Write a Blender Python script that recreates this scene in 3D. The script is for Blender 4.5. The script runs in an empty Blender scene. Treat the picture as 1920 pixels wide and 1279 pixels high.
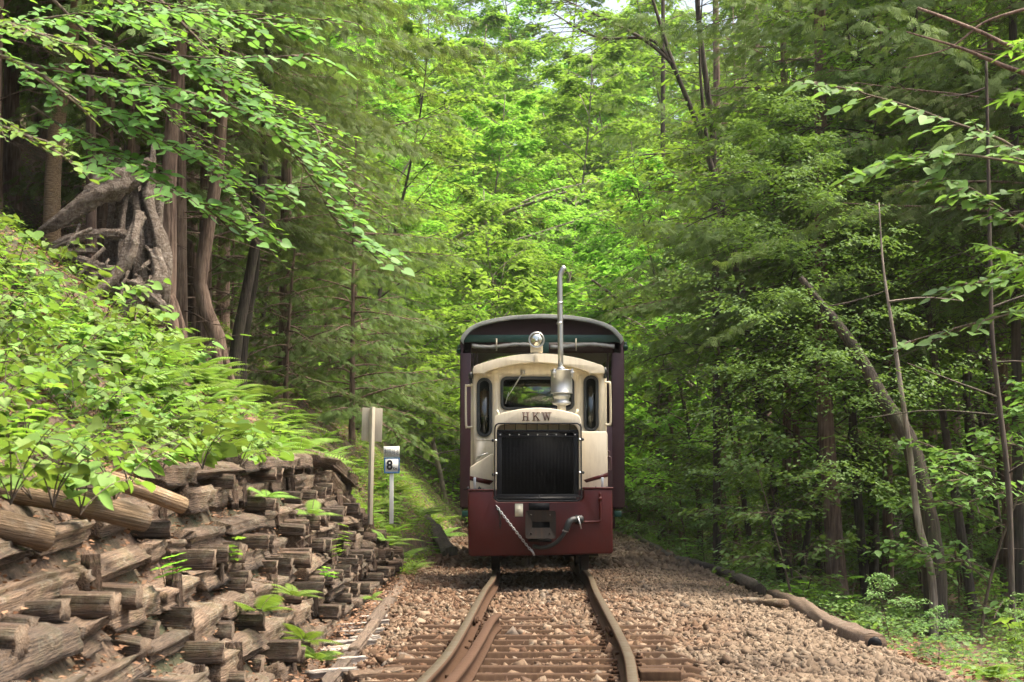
import bpy, bmesh, math, random
import numpy as np
from mathutils import Vector, Matrix
R = math.radians
rng = np.random.default_rng(7)
random.seed(7)
scene = bpy.context.scene
C = scene.collection

# ------------------------------------------------------------------ camera
F, W, H = 3900.0, 1920.0, 1279.0          # focal length and frame of the photograph in pixels
CAMH, PITCH = 0.72, math.atan(275.5 / 3900)
cam_d = bpy.data.cameras.new('camera')
cam = bpy.data.objects.new('camera', cam_d)
C.objects.link(cam)
cam.location = (0, 0, CAMH)
cam.rotation_euler = (R(90) + PITCH, 0, 0)
cam_d.sensor_width = 36
cam_d.lens = 36 * F / W
cam_d.clip_start = 0.1
cam_d.clip_end = 1000
cam_d.dof.use_dof = True
cam_d.dof.focus_distance = 17
cam_d.dof.aperture_fstop = 11
scene.camera = cam

# ------------------------------------------------------------------ sky, sun, exposure
SUN_EL, SUN_AZ = R(66), R(84)              # azimuth from +Y (ahead) towards +X (right)
world = bpy.data.worlds.new("World")
scene.world = world
world.use_nodes = True
wn = world.node_tree.nodes
bg = wn['Background']
sky = wn.new('ShaderNodeTexSky')
sky.sky_type = 'NISHITA'
sky.sun_disc = False
sky.sun_elevation = SUN_EL
sky.sun_rotation = SUN_AZ
sky.air_density = 1.0
sky.dust_density = 9.0
sky.ozone_density = 0.6
world.node_tree.links.new(sky.outputs[0], bg.inputs[0])
bg.inputs[1].default_value = 0.15
sd = bpy.data.lights.new('sun', 'SUN')
sun = bpy.data.objects.new('sun', sd)
C.objects.link(sun)
sd.energy = 2.6
sd.angle = R(26)
sd.color = (1.0, 0.90, 0.74)
to_sun = Vector((math.sin(SUN_AZ) * math.cos(SUN_EL), math.cos(SUN_AZ) * math.cos(SUN_EL), math.sin(SUN_EL)))
sun.rotation_euler = to_sun.to_track_quat('Z', 'Y').to_euler()
scene.view_settings.view_transform = 'Standard'
scene.view_settings.look = 'None'
scene.view_settings.gamma = 1
scene.view_settings.exposure = 1.65
cy = scene.cycles
HAZE = .0003
cy.max_bounces = 7
cy.diffuse_bounces = 4
cy.glossy_bounces = 3
cy.transmission_bounces = 5
cy.transparent_max_bounces = 8
cy.use_adaptive_sampling = True
cy.adaptive_threshold = 0.02
cy.sample_clamp_indirect = 6

# ------------------------------------------------------------------ picture coordinates -> place
CP, SP = math.cos(PITCH), math.sin(PITCH)
def P(px, py, d):
    u = (px - W / 2) / F; v = (H / 2 - py) / F
    x, y, z = u, CP - v * SP, SP + v * CP
    s = d / y
    return np.array([x * s, d, CAMH + z * s])
def G(px, py, z):
    u = (px - W / 2) / F; v = (H / 2 - py) / F
    x, y, zz = u, CP - v * SP, SP + v * CP
    s = (z - CAMH) / zz
    return np.array([x * s, y * s, z])

# ------------------------------------------------------------------ object helpers
def link(o, parent=None):
    C.objects.link(o)
    if parent is not None: o.parent = parent
    return o
def tag(o, label=None, cat=None, group=None, kind=None):
    if label: o['label'] = label
    if cat: o['category'] = cat
    if group: o['group'] = group
    if kind: o['kind'] = kind
    return o
def empty(name, loc, rz=0.0):
    o = bpy.data.objects.new(name, None)
    o.empty_display_size = 0.1
    link(o); o.location = [float(c) for c in loc]; o.rotation_euler = (0, 0, rz)
    return o
def copy_tree(o, parent=None):
    c = o.copy(); C.objects.link(c); c.parent = parent
    for ch in list(o.children): copy_tree(ch, c)
    return c
def hide_proto(o):
    for ch in list(o.children): hide_proto(ch)
    bpy.data.objects.remove(o)

class MB:
    """collects numpy chunks (quads / tris / ngons) and builds one mesh"""
    def __init__(s): s.V = []; s.F = []; s.n = 0; s.col = []; s.mi = []
    def add(s, V, F, col=None, mi=0):
        V = np.asarray(V, float).reshape(-1, 3)
        nf = 0
        for f in (F if isinstance(F, list) and len(F) and isinstance(F[0], np.ndarray) and F[0].ndim == 2 else [F]):
            if isinstance(f, np.ndarray) and f.ndim == 2:
                s.F.append((f + s.n)); s.mi.append(np.full(len(f), mi)); nf += len(f)
            else:
                for q in f:
                    s.F.append(np.array([q]) + s.n); s.mi.append(np.array([mi])); nf += 1
        s.V.append(V)
        s.col.append(np.full(len(V), 0.5) if col is None else np.broadcast_to(col, (len(V),)).astype(float))
        s.n += len(V)
    def mesh(s, name, mats, smooth=False, off=None, attr=True):
        V = np.concatenate(s.V) if s.V else np.zeros((0, 3))
        if off is not None: V = V - np.asarray(off)
        me = bpy.data.meshes.new(name)
        me.vertices.add(len(V)); me.vertices.foreach_set('co', V.astype(np.float32).ravel())
        tot = np.concatenate([np.full(len(f), f.shape[1]) for f in s.F]).astype(np.int32)
        idx = np.concatenate([f.ravel() for f in s.F]).astype(np.int32)
        me.loops.add(len(idx)); me.loops.foreach_set('vertex_index', idx)
        me.polygons.add(len(tot))
        me.polygons.foreach_set('loop_start', (np.cumsum(tot) - tot).astype(np.int32))
        me.polygons.foreach_set('material_index', np.concatenate(s.mi).astype(np.int32))
        if smooth: me.polygons.foreach_set('use_smooth', np.ones(len(tot), bool))
        if attr:
            a = me.attributes.new('v', 'FLOAT', 'POINT')
            a.data.foreach_set('value', np.concatenate(s.col).astype(np.float32))
        me.update(calc_edges=True)
        for m in (mats if isinstance(mats, (list, tuple)) else [mats]): me.materials.append(m)
        return me
    def build(s, name, mats, parent=None, smooth=False, bevel=0, world_off=None, attr=False):
        off = None
        if parent is not None and world_off is None:
            pm = parent
            off = np.zeros(3)
            while pm is not None: off = off + np.array(pm.location); pm = pm.parent
        elif world_off is not None: off = world_off
        me = s.mesh(name, mats, smooth, off, attr)
        o = bpy.data.objects.new(name, me); link(o, parent)
        if bevel:
            b = o.modifiers.new('bevel', 'BEVEL'); b.width = bevel; b.segments = 2; b.limit_method = 'ANGLE'; b.angle_limit = R(35)
            if smooth is False:
                pass
        return o
    # ---- solids
    def box(s, a, b, mi=0):
        x0, y0, z0 = a; x1, y1, z1 = b
        V = [(x0,y0,z0),(x1,y0,z0),(x1,y1,z0),(x0,y1,z0),(x0,y0,z1),(x1,y0,z1),(x1,y1,z1),(x0,y1,z1)]
        s.add(V, np.array([(0,3,2,1),(4,5,6,7),(0,1,5,4),(1,2,6,5),(2,3,7,6),(3,0,4,7)]), mi=mi)
    def prism(s, poly, y0, y1, mi=0):
        """poly: list of (x,z) extruded from y0 (front) to y1"""
        poly = [tuple(p) for p in poly]; n = len(poly)
        V = [(x, y0, z) for x, z in poly] + [(x, y1, z) for x, z in poly]
        F = [list(range(n)), list(range(2 * n - 1, n - 1, -1))] + [(i + n, (i + 1) % n + n, (i + 1) % n, i) for i in range(n)]
        s.add(V, F, mi=mi)
    def ring(s, outer, inner, y0, y1, mi=0):
        """frame between two loops with the same number of points"""
        n = len(outer)
        V = [(x, y0, z) for x, z in outer] + [(x, y0, z) for x, z in inner] + [(x, y1, z) for x, z in outer] + [(x, y1, z) for x, z in inner]
        F = []
        for i in range(n):
            j = (i + 1) % n
            F += [(i, j, n + j, n + i), (2*n + j, 2*n + i, 3*n + i, 3*n + j), (i, 2*n + i, 2*n + j, j), (n + i, n + j, 3*n + j, 3*n + i)]
        s.add(V, np.array(F), mi=mi)
    def plate(s, outer, holes, y0, y1, mi=0):
        """flat plate with holes, extruded"""
        bm = bmesh.new(); loops = []
        for lp in [outer] + holes:
            vs = [bm.verts.new((x, y0, z)) for x, z in lp]
            loops.append([bm.edges.new((vs[i], vs[(i + 1) % len(vs)])) for i in range(len(vs))])
        bmesh.ops.triangle_fill(bm, edges=[e for l in loops for e in l], use_beauty=True)
        bm.verts.index_update()
        V0 = [tuple(v.co) for v in bm.verts]; n = len(V0)
        tri = []
        for f in bm.faces:
            q = [v.index for v in f.verts]
            if f.normal.y > 0: q = q[::-1]
            tri.append(q)
        V = V0 + [(x, y1, z) for x, y, z in V0]
        s.add(V, np.array(tri + [[a + n for a in t[::-1]] for t in tri]), mi=mi)
        k = 0; F = []
        for lp in [outer] + holes:
            m = len(lp)
            for i in range(m): F.append((k + i, k + (i + 1) % m, n + k + (i + 1) % m, n + k + i))
            k += m
        s.F.append(np.array(F) + (s.n - 2 * n)); s.mi.append(np.full(len(F), mi))
        bm.free()
    def tube(s, path, rad, sides=8, caps=True, col=None, mi=0, noise=0.0, seed=0, ridge=0.0):
        path = np.asarray(path, float); n = len(path)
        rad = np.broadcast_to(rad, (n,)).astype(float)
        t = np.gradient(path, axis=0); t /= np.linalg.norm(t, axis=1)[:, None] + 1e-9
        a = np.array([0, 0, 1.0]) if abs(t[0][2]) < 0.9 else np.array([1.0, 0, 0])
        X = np.zeros((n, 3)); x = np.cross(a, t[0]); x /= np.linalg.norm(x)
        for i in range(n):
            x = x - t[i] * np.dot(x, t[i]); x /= np.linalg.norm(x) + 1e-9; X[i] = x
        Y = np.cross(t, X)
        ang = np.linspace(0, 2 * np.pi, sides, endpoint=False)
        rr = np.ones((n, sides))
        if noise:
            g = np.random.default_rng(seed)
            lob = 1 + noise * (np.sin(ang * 3 + g.uniform(0, 6)) * .5 + np.sin(ang * 5 + g.uniform(0, 6)) * .4)[None, :]
            rr = lob * (1 + noise * g.normal(0, .35, (n, sides)))
        if ridge:
            g = np.random.default_rng(seed + 7); s_ = np.linspace(0, 1, n)[:, None]; tw = g.uniform(-1.5, 1.5)
            w_ = sum(a_ * np.sin(f_ * (ang[None] + tw * s_ + .5 * np.sin(s_ * g.uniform(4, 9))) + g.uniform(0, 6)) for f_, a_ in ((2, 1.0), (3, .9), (5, .8), (8, .6), (13, .45)))
            rr = (1 + ridge * w_) * (1 + .12 * np.sin(s_ * g.uniform(9, 16) + g.uniform(0, 6)) + .05 * g.normal(0, 1, (n, 1)))
        V = path[:, None] + (X[:, None] * np.cos(ang)[None, :, None] + Y[:, None] * np.sin(ang)[None, :, None]) * (rad[:, None] * rr)[:, :, None]
        i = np.arange(n - 1)[:, None]; j = np.arange(sides)[None, :]; k = (j + 1) % sides
        Fq = np.stack([i * sides + j, i * sides + k, (i + 1) * sides + k, (i + 1) * sides + j], -1).reshape(-1, 4)
        fs = [Fq]
        if caps and sides >= 3:
            fs += [np.arange(sides)[::-1][None], (np.arange(sides) + (n - 1) * sides)[None]]
        s.add(V.reshape(-1, 3), fs, col=col, mi=mi)
    def lathe(s, c, prof, axis='Z', sides=28, mi=0):
        """prof: list of (radius, offset along the axis)"""
        ang = np.linspace(0, 2 * np.pi, sides, endpoint=False); V = []
        for r, h in prof:
            for a in ang:
                p = (r * math.cos(a), r * math.sin(a), h)
                if axis == 'Y': p = (p[0], h, p[1])
                if axis == 'X': p = (h, p[0], p[1])
                V.append((c[0] + p[0], c[1] + p[1], c[2] + p[2]))
        n = len(prof); F = []
        for i in range(n - 1):
            for j in range(sides):
                k = (j + 1) % sides
                F.append((i * sides + j, i * sides + k, (i + 1) * sides + k, (i + 1) * sides + j))
        s.add(V, [np.array(F), np.arange(sides)[::-1][None], (np.arange(sides) + (n - 1) * sides)[None]], mi=mi)

def smooth_path(pts, n=20):
    pts = np.asarray(pts, float)
    t = np.concatenate([[0], np.cumsum(np.linalg.norm(np.diff(pts, axis=0), axis=1))]); t /= t[-1]
    out = []
    for u in np.linspace(0, 1, n):
        i = min(len(pts) - 2, max(0, np.searchsorted(t, u) - 1))
        p0 = pts[max(0, i - 1)]; p1 = pts[i]; p2 = pts[i + 1]; p3 = pts[min(len(pts) - 1, i + 2)]
        w = (u - t[i]) / (t[i + 1] - t[i] + 1e-9)
        out.append(.5 * ((2 * p1) + (-p0 + p2) * w + (2 * p0 - 5 * p1 + 4 * p2 - p3) * w * w + (-p0 + 3 * p1 - 3 * p2 + p3) * w ** 3))
    return np.array(out)

def rr(x0, y0, x1, y1, r, k=6):
    """rounded rectangle loop"""
    pts = []
    for cx, cz, a0 in ((x1 - r, y1 - r, 0), (x0 + r, y1 - r, 90), (x0 + r, y0 + r, 180), (x1 - r, y0 + r, 270)):
        for i in range(k + 1):
            a = R(a0 + 90 * i / k); pts.append((cx + r * math.cos(a), cz + r * math.sin(a)))
    return pts

# ------------------------------------------------------------------ materials
def mat(name):
    m = bpy.data.materials.new(name); m.use_nodes = True
    nt = m.node_tree; return m, nt, nt.nodes, nt.links, nt.nodes['Principled BSDF']
def N(nt, kind, **kw):
    n = nt.nodes.new(kind)
    for k, v in kw.items():
        if k in n.inputs: n.inputs[k].default_value = v
        else: setattr(n, k, v)
    return n
def ramp(nt, fac, stops):
    r = nt.nodes.new('ShaderNodeValToRGB'); e = r.color_ramp.elements
    while len(e) < len(stops): e.new(0.5)
    for i, (p, c) in enumerate(stops): e[i].position = p; e[i].color = (*c, 1)
    nt.links.new(fac, r.inputs[0]); return r.outputs[0]
def coords(nt, scale=(1, 1, 1), kind='Object'):
    tc = nt.nodes.new('ShaderNodeTexCoord'); mp = nt.nodes.new('ShaderNodeMapping')
    mp.inputs['Scale'].default_value = scale
    nt.links.new(tc.outputs[kind], mp.inputs[0]); return mp.outputs[0]
def noise_n(nt, vec, scale, detail=5, rough=.6):
    n = N(nt, 'ShaderNodeTexNoise', Scale=scale, Detail=detail, Roughness=rough)
    if vec is not None: nt.links.new(vec, n.inputs['Vector'])
    return n.outputs[0]
def mix(nt, f, a, b, mode='MIX'):
    m = nt.nodes.new('ShaderNodeMix'); m.data_type = 'RGBA'; m.blend_type = mode
    for i, v in ((0, f), (6, a), (7, b)):
        if hasattr(v, 'node'): nt.links.new(v, m.inputs[i])
        elif i == 0: m.inputs[0].default_value = v
        else: m.inputs[i].default_value = (*v, 1)
    return m.outputs[2]
def bump(nt, bsdf, h, strength=.5, dist=.01):
    b = nt.nodes.new('ShaderNodeBump'); b.inputs['Strength'].default_value = strength; b.inputs['Distance'].default_value = dist
    nt.links.new(h, b.inputs['Height']); nt.links.new(b.outputs[0], bsdf.inputs['Normal'])

def paint(name, col, rough=.35, dirt=(.1, .07, .05), amt=.35, metal=0.0, scale=6, bmp=.04, coat=0.0):
    m, nt, ns, ls, b = mat(name)
    v = coords(nt)
    n1 = noise_n(nt, v, scale, 8, .65)
    n2 = noise_n(nt, coords(nt, (14, 14, 1.6)), 3, 6, .6)
    f = N(nt, 'ShaderNodeMath', operation='MULTIPLY'); ls.new(n1, f.inputs[0]); ls.new(n2, f.inputs[1])
    r = nt.nodes.new('ShaderNodeMapRange'); ls.new(f.outputs[0], r.inputs[0])
    r.inputs[1].default_value = .22; r.inputs[2].default_value = .5; r.inputs[3].default_value = 0; r.inputs[4].default_value = amt
    ls.new(mix(nt, r.outputs[0], col, dirt), b.inputs['Base Color'])
    rr_ = nt.nodes.new('ShaderNodeMapRange'); ls.new(n1, rr_.inputs[0]); rr_.inputs[3].default_value = rough * .75; rr_.inputs[4].default_value = min(1, rough * 1.5)
    ls.new(rr_.outputs[0], b.inputs['Roughness'])
    b.inputs['Metallic'].default_value = metal
    if coat: b.inputs['Coat Weight'].default_value = coat; b.inputs['Coat Roughness'].default_value = .12
    bump(nt, b, n1, bmp, .004)
    return m

def wood_mat(name, c0, c1, c2, moss=.3, pale=.3):
    """weathered wood, grain along local X"""
    m, nt, ns, ls, b = mat(name)
    g = noise_n(nt, coords(nt, (1.6, 34, 34)), 2.2, 8, .65)
    g2 = noise_n(nt, coords(nt, (3, 90, 90)), 2, 4, .6)
    big = noise_n(nt, coords(nt, (1, 1, 1)), 5, 5, .6)
    oi = nt.nodes.new('ShaderNodeObjectInfo')
    base = ramp(nt, g, [(.30, c0), (.5, c1), (.68, c2)])
    base = mix(nt, .5, base, ramp(nt, g2, [(.38, tuple(x * .45 for x in c0)), (.56, c2)]), 'MIX')
    pf = ramp(nt, noise_n(nt, coords(nt), 9, 7, .75), [(.56, (0, 0, 0)), (.66, (pale, pale, pale))])
    base = mix(nt, pf, base, (.42, .38, .31))
    mf = ramp(nt, big, [(.52, (0, 0, 0)), (.66, (moss, moss, moss))])
    base = mix(nt, mf, base, (.07, .085, .025))
    hv = nt.nodes.new('ShaderNodeHueSaturation'); ls.new(base, hv.inputs['Color'])
    mr = nt.nodes.new('ShaderNodeMapRange'); ls.new(oi.outputs['Random'], mr.inputs[0]); mr.inputs[3].default_value = .65; mr.inputs[4].default_value = 1.35
    ls.new(mr.outputs[0], hv.inputs['Value'])
    ls.new(hv.outputs[0], b.inputs['Base Color'])
    b.inputs['Roughness'].default_value = .9
    s = N(nt, 'ShaderNodeMath', operation='ADD'); ls.new(g, s.inputs[0]); ls.new(g2, s.inputs[1])
    bump(nt, b, s.outputs[0], 1.0, .025)
    return m

def leaf_mat(name, lo, hi, trans, tmix=.42, rough=.62, spec=.10, hvar=.022):
    m, nt, ns, ls, b = mat(name)
    at = nt.nodes.new('ShaderNodeAttribute'); at.attribute_name = 'v'
    oi = nt.nodes.new('ShaderNodeObjectInfo')
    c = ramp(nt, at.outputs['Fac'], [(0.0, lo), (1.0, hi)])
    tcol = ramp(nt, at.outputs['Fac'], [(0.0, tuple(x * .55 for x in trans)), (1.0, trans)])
    outs = []
    for cc in (c, tcol):
        hv = nt.nodes.new('ShaderNodeHueSaturation'); ls.new(cc, hv.inputs['Color'])
        mr = nt.nodes.new('ShaderNodeMapRange'); ls.new(oi.outputs['Random'], mr.inputs[0]); mr.inputs[3].default_value = .5 - hvar * .6; mr.inputs[4].default_value = .5 + hvar * .6
        ls.new(mr.outputs[0], hv.inputs['Hue'])
        m2 = nt.nodes.new('ShaderNodeMapRange'); ls.new(oi.outputs['Random'], m2.inputs[0]); m2.inputs[3].default_value = .8; m2.inputs[4].default_value = 1.25
        ls.new(m2.outputs[0], hv.inputs['Value']); outs.append(hv.outputs[0])
    ls.new(outs[0], b.inputs['Base Color'])
    b.inputs['Roughness'].default_value = rough; b.inputs['Specular IOR Level'].default_value = spec
    t = nt.nodes.new('ShaderNodeBsdfTranslucent'); ls.new(outs[1], t.inputs[0])
    mx = nt.nodes.new('ShaderNodeMixShader'); mx.inputs[0].default_value = tmix
    ls.new(b.outputs[0], mx.inputs[1]); ls.new(t.outputs[0], mx.inputs[2]); ls.new(mx.outputs[0], ns['Material Output'].inputs[0])
    return m

def bark_mat(name, c0, c1, c2, sc=1.0, moss=0.0):
    """bark with fissures along local Z"""
    m, nt, ns, ls, b = mat(name)
    g = noise_n(nt, coords(nt, (26 * sc, 26 * sc, 2.2 * sc)), 1.6, 7, .65)
    g2 = noise_n(nt, coords(nt, (3, 3, 1.5)), 2.0, 5, .6)
    base = ramp(nt, g, [(.33, c0), (.5, c1), (.66, c2)])
    base = mix(nt, ramp(nt, g2, [(.45, (0, 0, 0)), (.7, (.6, .6, .6))]), base, tuple(x * 1.3 for x in c2))
    if moss:
        base = mix(nt, ramp(nt, noise_n(nt, coords(nt), 4, 4), [(.5, (0, 0, 0)), (.65, (moss,) * 3)]), base, (.05, .075, .02))
    ls.new(base, b.inputs['Base Color']); b.inputs['Roughness'].default_value = .92
    bump(nt, b, g, .9, .02)
    return m

M = {}
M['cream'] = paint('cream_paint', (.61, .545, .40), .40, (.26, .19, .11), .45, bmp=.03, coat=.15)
M['cream_dark'] = paint('cream_paint_darker', (.58, .51, .365), .4, (.25, .18, .10), .35, bmp=.03)  # slightly darker cream for roof, seams and rivets
M['maroon'] = paint('maroon_paint', (.054, .0042, .0028), .38, (.022, .008, .005), .5, bmp=.05, coat=.0)
M['maroon'].node_tree.nodes['Principled BSDF'].inputs['Specular IOR Level'].default_value = .28
M['wagon'] = paint('dark_maroon_wagon_paint', (.050, .013, .017), .42, (.03, .015, .018), .5, bmp=.05)
M['wagon_dark'] = paint('brown_gable_paint', (.030, .010, .010), .45, (.012, .008, .008), .5)
M['green'] = paint('dark_green_paint', (.008, .055, .036), .4, (.01, .02, .015), .4)
M['roofgrey'] = paint('grey_roof_sheet', (.30, .31, .28), .55, (.12, .12, .10), .5)
M['black'] = paint('black_steel', (.010, .011, .013), .4, (.03, .028, .025), .4)
M['radiator'] = paint('radiator_black', (.003, .0035, .005), .6, (.012, .012, .014), .3)
M['radiator'].node_tree.nodes['Principled BSDF'].inputs['Specular IOR Level'].default_value = .12
M['rubber'] = paint('black_rubber', (.012, .015, .014), .5, (.04, .04, .035), .25)
M['steel'] = paint('galvanised_silver', (.48, .49, .48), .33, (.25, .24, .22), .5, metal=.85)
M['muffler'] = paint('silver_painted_muffler', (.36, .37, .36), .36, (.2, .19, .17), .5, metal=.75)
M['iron'] = paint('worn_coupler_iron', (.030, .025, .021), .6, (.08, .045, .025), .6, metal=.3, scale=12)
M['rust'] = paint('rusty_rail', (.060, .033, .019), .9, (.045, .024, .014), .6, scale=14, bmp=.25)
M['railtop'] = paint('worn_rail_head', (.075, .062, .040), .55, (.085, .04, .02), .9, metal=.35, scale=10)
M['sleeper'] = paint('rusty_steel_sleeper', (.046, .026, .015), .9, (.095, .06, .033), .95, scale=12, bmp=.25)
for k_ in ('rust', 'sleeper', 'iron', 'railtop'):
    if k_ in M: M[k_].node_tree.nodes['Principled BSDF'].inputs['Specular IOR Level'].default_value = .12
M['black'].node_tree.nodes['Principled BSDF'].inputs['Specular IOR Level'].default_value = .15
M['red_letter'] = paint('dark_brown_letter_paint', (.075, .030, .015), .4, (.05, .03, .02), .3)
M['white'] = paint('white_sign_paint', (.74, .75, .70), .65, (.5, .48, .42), .3)
M['tagcream'] = paint('cream_plate', (.68, .64, .46), .4, (.4, .35, .25), .3)
M['blue'] = paint('blue_sign_border', (.02, .12, .32), .6, (.05, .10, .16), .25)
M['ink'] = paint('black_lettering', (.012, .013, .014), .4, (.03, .03, .03), .2)
M['signgrey'] = paint('weathered_board', (.40, .36, .27), .65, (.17, .14, .09), .7, scale=4)
M['curtain'] = paint('clear_vinyl_curtain', (.27, .265, .235), .3, (.12, .10, .09), .6, bmp=.3)
M['interior'] = paint('dark_cab_interior', (.035, .036, .030), .6, (.02, .02, .02), .3)
M['skin'] = paint('skin', (.42, .22, .14), .5, (.35, .16, .1), .3)
M['cap'] = paint('navy_cloth', (.02, .04, .065), .8, (.02, .03, .04), .3)
M['shirt'] = paint('grey_blue_cloth', (.10, .12, .13), .85, (.07, .08, .09), .3)
M['timber'] = wood_mat('weathered_old_timber', (.024, .014, .008), (.120, .074, .043), (.26, .18, .115), .28, .5)
M['timber2'] = wood_mat('shade_darkened_timber', (.018, .010, .006), (.066, .038, .022), (.145, .09, .054), .35, .22)  # dark brown timber, with the shade on block sides put into the colour
M['timber_end'] = wood_mat('lit_timber_end', (.11, .068, .040), (.21, .138, .085), (.32, .23, .15), .15, .2)  # pale end grain with sunlight on the block ends put into the colour
M['log'] = wood_mat('peeled_round_log', (.12, .072, .038), (.26, .165, .085), (.40, .28, .16), .12, .3)
M['logdark'] = wood_mat('decayed_edge_log', (.055, .036, .024), (.13, .088, .058), (.22, .155, .105), .15, .25)
def stump_mat():
    m, nt, ns, ls, b = mat('bleached_stump_wood')
    w = N(nt, 'ShaderNodeTexNoise', Scale=3.2, Detail=9, Roughness=.68, Distortion=2.4); ls.new(coords(nt, (2.2, 2.2, 5)), w.inputs['Vector'])
    w2 = noise_n(nt, coords(nt, (20, 20, 9)), 2.5, 7, .7)
    c = ramp(nt, w.outputs[0], [(.33, (.05, .034, .024)), (.47, (.16, .115, .08)), (.58, (.30, .25, .20)), (.7, (.46, .42, .37))])
    c = mix(nt, .4, c, ramp(nt, w2, [(.35, (.04, .028, .02)), (.55, (.26, .21, .165)), (.7, (.45, .41, .36))]))
    ls.new(c, b.inputs['Base Color']); b.inputs['Roughness'].default_value = .9
    s = N(nt, 'ShaderNodeMath', operation='ADD'); ls.new(w.outputs[0], s.inputs[0]); ls.new(w2, s.inputs[1]); bump(nt, b, s.outputs[0], 1, .05)
    return m
M['stump'] = stump_mat()
M['pale'] = wood_mat('bleached_wood_scraps', (.30, .22, .16), (.48, .40, .33), (.66, .60, .54), 0, .5)
M['bark_red'] = bark_mat('cypress_bark', (.045, .026, .018), (.115, .072, .050), (.22, .155, .115))
M['bark_dark'] = bark_mat('dark_bark', (.018, .014, .011), (.045, .034, .026), (.085, .066, .05), 1, .3)
M['bark_pale'] = bark_mat('pale_lichen_bark', (.08, .062, .048), (.18, .145, .115), (.30, .26, .215), 1, .25)
M['twig'] = bark_mat('twig_bark', (.035, .024, .016), (.085, .062, .042), (.15, .115, .08))
M['leaf_hinoki'] = leaf_mat('cypress_foliage', (.052, .088, .026), (.140, .205, .062), (.19, .29, .055), .38)
M['leaf_bright'] = leaf_mat('bright_broad_leaves', (.100, .205, .022), (.225, .390, .046), (.31, .57, .06), .52)
M['leaf_mid'] = leaf_mat('mid_green_leaves', (.065, .135, .022), (.155, .275, .045), (.26, .44, .04), .46)
M['leaf_blue'] = leaf_mat('cool_green_leaves', (.070, .140, .036), (.150, .265, .075), (.22, .40, .06), .42, rough=.5, spec=.22)
M['leaf_bank'] = leaf_mat('heart_leaves', (.100, .190, .035), (.195, .320, .078), (.26, .42, .05), .36, rough=.55, spec=.18)
M['leaf_fern'] = leaf_mat('fern_leaves', (.085, .17, .025), (.19, .30, .055), (.22, .38, .04), .35)
M['litter'] = leaf_mat('dead_leaves', (.13, .065, .035), (.34, .21, .13), (.2, .1, .05), .15, hvar=.0)

# ------------------------------------------------------------------ terrain
def sn(x, y, s, k=0):
    return (np.sin(x * s + 1.3 * k + .7 * np.sin(y * s * .8 + k)) + np.sin(y * s * 1.13 + 2.1 * k + .6 * np.sin(x * s * 1.2 + 2 * k))) * .5
XF = -1.13                                  # foot of the timber wall
def top_h(y): return np.interp(y, [4, 7, 9, 14, 17.2, 19.2, 21, 22.5, 30, 60], [.50, .62, .72, .86, .93, .62, .30, .12, .0, .0])
def top_x(y): return np.interp(y, [4, 8, 17, 20, 26, 60, 90], [-1.80, -1.76, -1.62, -1.46, -.92, -.95, -2.2])
def foot_z(y): return np.interp(y, [5, 8, 21, 40], [-.27, -.25, -.10, -.12])
EDGE = 2.08
def ground(x, y):
    x = np.asarray(x, float); y = np.asarray(y, float)
    xt, ht, fz = top_x(y), top_h(y), foot_z(y)
    s = np.maximum(0, xt - x)
    hill = ht + .72 * np.minimum(s, 2.6) + .95 * np.clip(s - 2.6, 0, 12) + .40 * np.minimum(s, 1) * np.clip((y - 20.5) / 4.5, 0, 1) + .5 * np.clip(s - 14, 0, 30) + (.07 * sn(x, y, 2.1, 1) + .05 * sn(x, y, 5.3, 2)) * np.clip(s * 1.5, 0, 1) + .3 * sn(x, y, .45, 3) * np.clip(s / 4, 0, 1)
    wallz = fz + (ht - fz) * np.clip((XF - x) / np.maximum(XF - xt, .05), 0, 1) - .02
    bed = -.135 + .018 * sn(x, y, 6, 4) - .05 * np.clip((y - 6) / 8, 0, 1) * 0
    # shallow ditch at the foot of the wall
    t = np.clip((-.55 - x) / .35, 0, 1); t = t * t * (3 - 2 * t)
    z = bed * (1 - t) + fz * t
    rise = np.clip((x - 1.1) / .9, 0, 1)
    z = z - .06 * rise
    e = np.clip(x - EDGE, 0, 99)
    right = -.20 - .42 * (1 - np.exp(-e / 1.1)) - .012 * np.minimum(e, 25) + .05 * sn(x, y, 1.6, 5) * np.clip(e, 0, 1) + .12 * np.clip(e - 26, 0, 60)
    z = np.where(x > EDGE, right, z)
    z = np.where(x < xt, hill, np.where(x < XF, wallz, z))
    far = np.clip(y - 62, 0, 200)
    return z + .20 * far

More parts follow.
